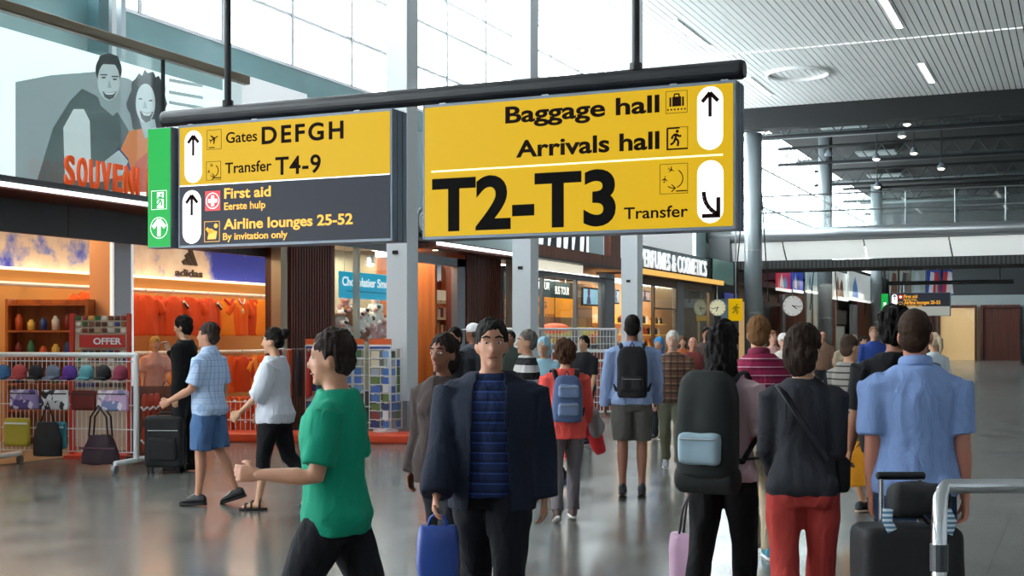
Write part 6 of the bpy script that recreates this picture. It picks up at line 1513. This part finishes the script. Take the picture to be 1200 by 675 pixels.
# 12 white haired, brown
people(788, 15.8, 1.68, 170, 'white haired man in brown checked jacket behind the rucksack woman', legs=((10, 4), (-8, 16)), hair=('short', '#d8d4cc'), top=(stripes('brown checked cloth', [(0, '#6a4a3a'), (.5, '#4a3a34'), (.8, '#8a6a54')], .09, 2, second=(0, .08, '#3a2c28', .3)), 1.0, .84, .025), bottom=('trousers', '#6a6a58', .014), shoes=('sneaker', '#8a8e94', '#d8d8d8'), skin='#d0a48c', near=False)
# 13 big rucksack woman
p13 = people(848, 7.0, 1.69, -30, 'woman in pale pink T-shirt and black trousers under a big dark rucksack', sex='f', legs=((-10, 14), (9, 3)), arms=((4, 12, 14, 0), (-2, 14, 22, -2)), hair=('long', '#151112'), top=('#c4a8ac', .5, .86, .02), bottom=('trousers', '#0f0f12', .012), shoes=('shoe', '#1c1c1e', '#d8d8d8'), skin='#b58a78', hyaw=8)
backpack(p13, 'large black and dark green rucksack with pale blue pocket', .34, .22, .58, mat('black green cloth', '#141a19', .8), mat('pale blue pocket', '#8fa8b4', .7), 1.2, 1, True)
shopping_bag('lilac pink carrier bag hanging from the hand of the rucksack woman', p13['hands'][0], .24, .12, .3, mat('lilac plastic', '#b690aa', .4), mat('dark bag cord', '#3a2c34', .6), .24, p13['rz'])
# 14 magenta striped polo
M_mag = stripes('magenta striped cloth', [(0, '#8a1f44'), (.36, '#6e1636'), (.7, '#d0a4b4'), (.8, '#8a1f44')], .06, 2)
p14 = people(889, 9.3, 1.78, -4, 'man in magenta striped polo shirt and beige trousers', legs=((-14, 24), (12, 3)), arms=((6, 8, 18, 0), (14, 1, 22, 12)), hair=('short', '#6a4a2c'), top=(M_mag, .48, .86, .026), bottom=('trousers', '#b3a48c', .016), shoes=('sneaker', '#2f7f92', '#d8dadc'), skin=SKB, hyaw=-10, girth=1.08, collar='#7a1c3e')
shopping_bag('yellow carrier bag held by the man in magenta stripes', p14['hands'][1], .26, .1, .30, mat('yellow plastic', '#d8a01c', .4), mat('yellow plastic', '#d8a01c', .4), .12, p14['rz'])
# 15 charcoal sweater, coral trousers
p15 = people(941, 6.35, 1.66, -8, 'woman in charcoal sweater and coral red trousers walking away', sex='f', legs=((-5, 8), (7, 2)), arms=((12, 2, 40, 12), (4, 2, 30, 6)), hair=('bob', '#2a1d16'), top=('#2f3036', 1.0, .88, .012), bottom=('trousers', '#b8423c', .014), shoes=('shoe', '#8a2f2a', '#d8d8d8'), skin=SKB, hyaw=-34, hpitch=-4, girth=.97)
T_ = p15['T']; S_ = p15['S']
n = 20; pts = []
for i in range(n + 1):
    a = 2 * math.pi * i / n; z = 1.24 + .21 * math.cos(a) * 1.0; xx = .12 * math.cos(a) * -1.0 + 0; 
    pts.append(T_((-.13 * math.cos(a) - .0, -.165 * math.sin(a) * (1 if math.sin(a) > 0 else 1.05), z)) * S_)
o = thing('crossbody_strap', 'black cross-body bag strap over the charcoal sweater', 'bag', p15['W'].translation.copy(), p15['rz'])
MB().tube(pts, [(.004, .02)] * (n + 1), 8, ref=(0, 0, 1)).build('strap', M_black, o, smooth=True)
me = remesh(MB().box(T_((.2, .08, .98)) * S_, (.08, .22, .18), 0, None, .03, 3), .012, 2); me.materials.append(mat('black cloth', '#16171b', .8)); link('pouch', me, o)
# 16 grey striped top with orange bag
M_gs = stripes('grey striped cloth', [(0, '#8f8a84'), (.75, '#3f3c3c')], .06, 2)
p16 = people(996, 11.8, 1.68, -60, 'person in grey striped top and khaki shorts with an orange bag, behind the charcoal sweater', legs=((20, 4), (-18, 24)), arms=((12, 8, 20, 0), (-12, 12, 10, 0)), hair=('crop', '#4a3a30'), top=(M_gs, .5, .84, .026), bottom=('shorts', '#7c786e', .02), shoes=('sneaker', '#232428', '#c4a48c'), skin=SKB)
# 17 blue shirt man with suitcase
p17 = people(1072, 6.2, 1.735, -4, 'broad man in light blue shirt and jeans walking away with a suitcase', legs=((-6, 12), (8, 3)), arms=((-2, 3, 12, 2), (-6, 5, 6, 0)), hair=('crop', '#35241a'), top=('#7f98c8', .46, .86, .026), bottom=('trousers', '#263a58', .016), shoes=('shoe', '#2a2420', '#1a1816'), skin='#c07e68', girth=1.07, hyaw=-22, collar='#7f98c8')
HB = p16['hands'][1]
shopping_bag('wide orange carrier bag between the charcoal sweater and the blue shirt man', HB, .42, .14, .36, mat('orange plastic', '#e09416', .4), mat('orange plastic', '#e09416', .4), .05, R(24))
# 18 black clothes
people(1049, 8.3, 1.81, -2, 'tall man in black top partly hidden behind the blue shirt man', legs=((-14, 20), (12, 3)), hair=('curly', '#0f0d0c'), top=('#131418', .5, .86, .026), bottom=('trousers', '#24262c'), skin=SKC, girth=1.1)
# far crowd
FAR = [
 (1024, 23.5, 1.80, 175, 'man in royal blue jacket and dark jeans in the distance', 'm', 'crop', '#8a6a50', '#2a448c', 1.0, '#20242c', 'trousers', '#d0a088'),
 (1000, 27.5, 1.66, 170, 'distant woman in grey dress standing left of the royal blue jacket', 'f', 'bob', '#c8b49a', '#6e6a68', .5, '#4a4a50', 'capri', SKB),
 (1012, 26.4, 1.62, 190, 'distant woman with dark hair and black top beside the royal blue jacket', 'f', 'short', '#1c1614', '#2a2c32', .5, '#3a3c42', 'trousers', SKB),
 (992, 24.5, 1.66, 176, 'distant person with dark bob in beige top behind the grey striped top', 'f', 'bob', '#171212', '#a89880', .5, '#55504c', 'trousers', SKB),
 (918, 19, 1.66, 170, 'person in white top and white hat between magenta and charcoal walkers', 'f', 'cap', '#ece8e2', '#d4ccc4', .6, '#8a8480', 'trousers', '#d8a890'),
 (906, 22, 1.72, 185, 'fair man in pink shirt far behind the magenta polo', 'm', 'short', '#8a5a3a', '#c89a92', .5, '#4a4c54', 'trousers', '#d8a48c'),
 (772, 20.5, 1.60, 150, 'person in bright blue hood beside the perfume shop', 'f', 'bob', '#4a9ad8', '#3a6ab0', 1.0, '#3c4048', 'trousers', SKB),
 (812, 21, 1.62, 178, 'person with reddish face in maroon shirt before the pale clock', 'm', 'balding', '#5a4438', '#7a3a38', .5, '#3a3c44', 'trousers', '#d09078'),
 (828, 24, 1.78, 184, 'tall dark haired man far behind the rucksack woman', 'm', 'short', '#1c1512', '#5a4a44', .8, '#30323a', 'trousers', '#c08468'),
 (800, 27, 1.63, 176, 'woman in orange top far off before the perfume shop', 'f', 'long', '#6a4a34', '#b8643c', .5, '#44464c', 'trousers', '#d8a890'),
 (1094, 17.5, 1.66, 20, 'woman in pale white top right of the blue shirt man', 'f', 'ponytail', '#b8a48c', '#c8d2d8', .5, '#6a7078', 'trousers', SKB),
 (1083, 22, 1.64, 30, 'person in grey green top far behind the blue shirt man', 'm', 'short', '#3a2c24', '#6a7a78', .6, '#30343a', 'trousers', SKA),
 (598, 20.5, 1.70, 165, 'man in dark green shirt far behind the striped jumper', 'm', 'short', '#231b17', '#3e4a44', .5, '#2c2e34', 'trousers', SKC),
 (532, 14.5, 1.72, 150, 'dark haired man in black shirt behind the brown jacket woman', 'm', 'short', '#16110f', '#23252b', .6, '#24262c', 'trousers', SKA),
 (964, 30, 1.74, 178, 'distant bald man in tan shirt below the second grey column', 'm', 'balding', '#4a3a30', '#8a6a58', .5, '#3a3a40', 'trousers', '#c88a70'),
 (182, 20.4, 1.62, 200, 'blonde person in peach T-shirt and jeans among the orange shirts', 'f', 'bob', '#c89a4a', '#d8a090', .45, '#3a5a90', 'trousers', '#d8a084'),
 (1052, 31, 1.70, 172, 'distant man in red top under the far navy sign', 'm', 'short', '#2a201c', '#8a3238', .6, '#2c2e34', 'trousers', SKA),
]
FP = {}
for i, (u, d, H, hd_, lab, sx, hs_, hc_, tc_, sl_, bc_, bk_, sk_) in enumerate(FAR):
    FP[i] = people(u, d, H, hd_, lab, sex=sx, hair=(hs_, hc_), top=(tc_, sl_, .84, .022), bottom=(bk_, bc_), skin=sk_, near=False,
           legs=((10, 4), (-10, 16)) if i % 2 else ((3, 2), (-3, 4)), arms=((6, 8, 18, 0), (-4, 8, 22, 0)) if i % 3 else ((14, 8, 60, 10), (4, 8, 20, 0)))
shopping_bag('blue tote bag beside the blonde person in the souvenir shop', FP[15]['hands'][0], .3, .1, .3, mat('blue tote', '#2a5a8a', .7), M_black, .16, R(40))

# ---- luggage
def suitcase(lab, x, y, rz, wd, dp, hh, m, handle_to=None, hl=.0):
    o = thing('suitcase', lab, 'suitcase', (x, y, 0), rz); z0 = .07
    me = remesh(MB().box((0, 0, z0 + hh / 2), (wd, dp, hh), 0, None, .045, 4), .014, 2); wrinkle(me, .006, 7, 2); me.materials.append(m); link('shell', me, o)
    pk = remesh(MB().box((0, -dp / 2 - .005, z0 + hh * .36), (wd * .74, .06, hh * .46), 0, None, .025, 3), .012, 2); pk.materials.append(m); link('front_pocket', pk, o)
    for s in (-1, 1):
        for t in (-1, 1): MB().tube([(s * wd * .38 - .015, t * dp * .32, .035), (s * wd * .38 + .015, t * dp * .32, .035)], .035, 14).b2(s * wd * .38 - .02, s * wd * .38 + .02, t * dp * .32 - .02, t * dp * .32 + .02, .04, .1).build('wheel', M_black, o)
    MB().tube([(-.1, 0, z0 + hh), (-.07, 0, z0 + hh + .035), (.07, 0, z0 + hh + .035), (.1, 0, z0 + hh)], .012, 8).build('top_handle', M_black, o)
    if hl:
        h = MB().tube([(-.085, dp * .3, z0 + hh - .05), (-.085, dp * .3, z0 + hh + hl)], .012, 10).tube([(.085, dp * .3, z0 + hh - .05), (.085, dp * .3, z0 + hh + hl)], .012, 10).build('trolley_handle', M_chrome, o)
        MB().tube([(-.1, dp * .3, z0 + hh + hl), (.1, dp * .3, z0 + hh + hl)], .018, 10, ends=.5).build('grip', M_black, h)
    mb = MB()
    mb.tube([(-wd/2 + .05, -dp/2 - .002, z0 + hh * .72), (wd/2 - .05, -dp/2 - .002, z0 + hh * .72)], .006, 6); mb.build('zip', M_steel, o); return o
M_case_b = mat('black suitcase cloth', '#131418', .7, bump=.2, bscale=200)
suitcase('black suitcase standing on the floor by the man in black jacket', *gd(194, 15.5), R(24), .46, .26, .62, M_case_b)
hx, hy = p17['hands'][1].x, p17['hands'][1].y
sx, sy = gd(1062, 5.55)
suitcase('black trolley suitcase with raised silver handle behind the blue shirt man', sx, sy, R(24), .44, .27, .76, M_case_b, None, .2)
o = thing('travel_bag', 'black travel bag with striped tags lying on the trolley suitcase', 'bag', (*gd(1074, 5.5), .86), R(24))
me = remesh(MB().box((0, 0, .08), (.26, .16, .14), 0, None, .05, 3), .012, 2); wrinkle(me, .02, 9, 4); me.materials.append(mat('black cloth', '#16171b', .8)); link('body', me, o)
mtag = stripes('striped tag', [(0, '#c8d4dc'), (.5, '#4a7a98')], .02, 2)
MB().tube([(-.14, -.06, .05), (-.15, -.085, -.0), (-.13, -.09, -.04)], [(.022, .004)] * 3, 8).build('tag', mtag, o); MB().tube([(.1, -.08, .05), (.12, -.095, .0), (.1, -.1, -.05)], [(.022, .004)] * 3, 8).build('tag', mtag, o)
# luggage cart at the right edge
cx_, cy_ = gd(1104, 4.3)
o = thing('luggage_cart', 'chrome luggage cart handle at the right edge beside the suitcase', 'luggage cart', (cx_, cy_, 0), R(24))
MB().tube([(-.02, -.03, .2), (-.02, -.03, 1.0), (-.0, .02, 1.09), (.06, .16, 1.12), (.30, .18, 1.12), (.50, .16, 1.12), (.56, .02, 1.09), (.58, -.03, 1.0), (.58, -.03, .2)], .026, 14).build('handle_frame', M_chrome, o, smooth=True)
MB().tube([(-.02, -.03, .86), (-.02, -.03, .95)], .030, 14).tube([(.58, -.03, .86), (.58, -.03, .95)], .030, 14).build('collar', M_dgrey, o)
MB().tube([(-.02, -.03, .22), (.0, .9, .2), (.1, 1.0, .2), (.46, 1.0, .2), (.56, .9, .2), (.58, -.03, .22)], .022, 10).tube([(-.0, .3, .2), (.56, .3, .2)], .018, 8).tube([(-.0, .6, .2), (.56, .6, .2)], .018, 8).build('base_frame', M_chrome, o, smooth=True)
MB().tube([(-.02, -.03, .6), (.58, -.03, .6)], .014, 8).tube([(-.02, -.03, .8), (.58, -.03, .8)], .014, 8).build('cross_bar', M_chrome, o)
for wx, wy_ in ((-.02, -.03), (.58, -.03), (.28, .98)): MB().tube([(wx - .02, wy_, .08), (wx + .02, wy_, .08)], .08, 18).b2(wx - .028, wx + .028, wy_ - .01, wy_ + .01, .08, .2).build('wheel', M_black, o)
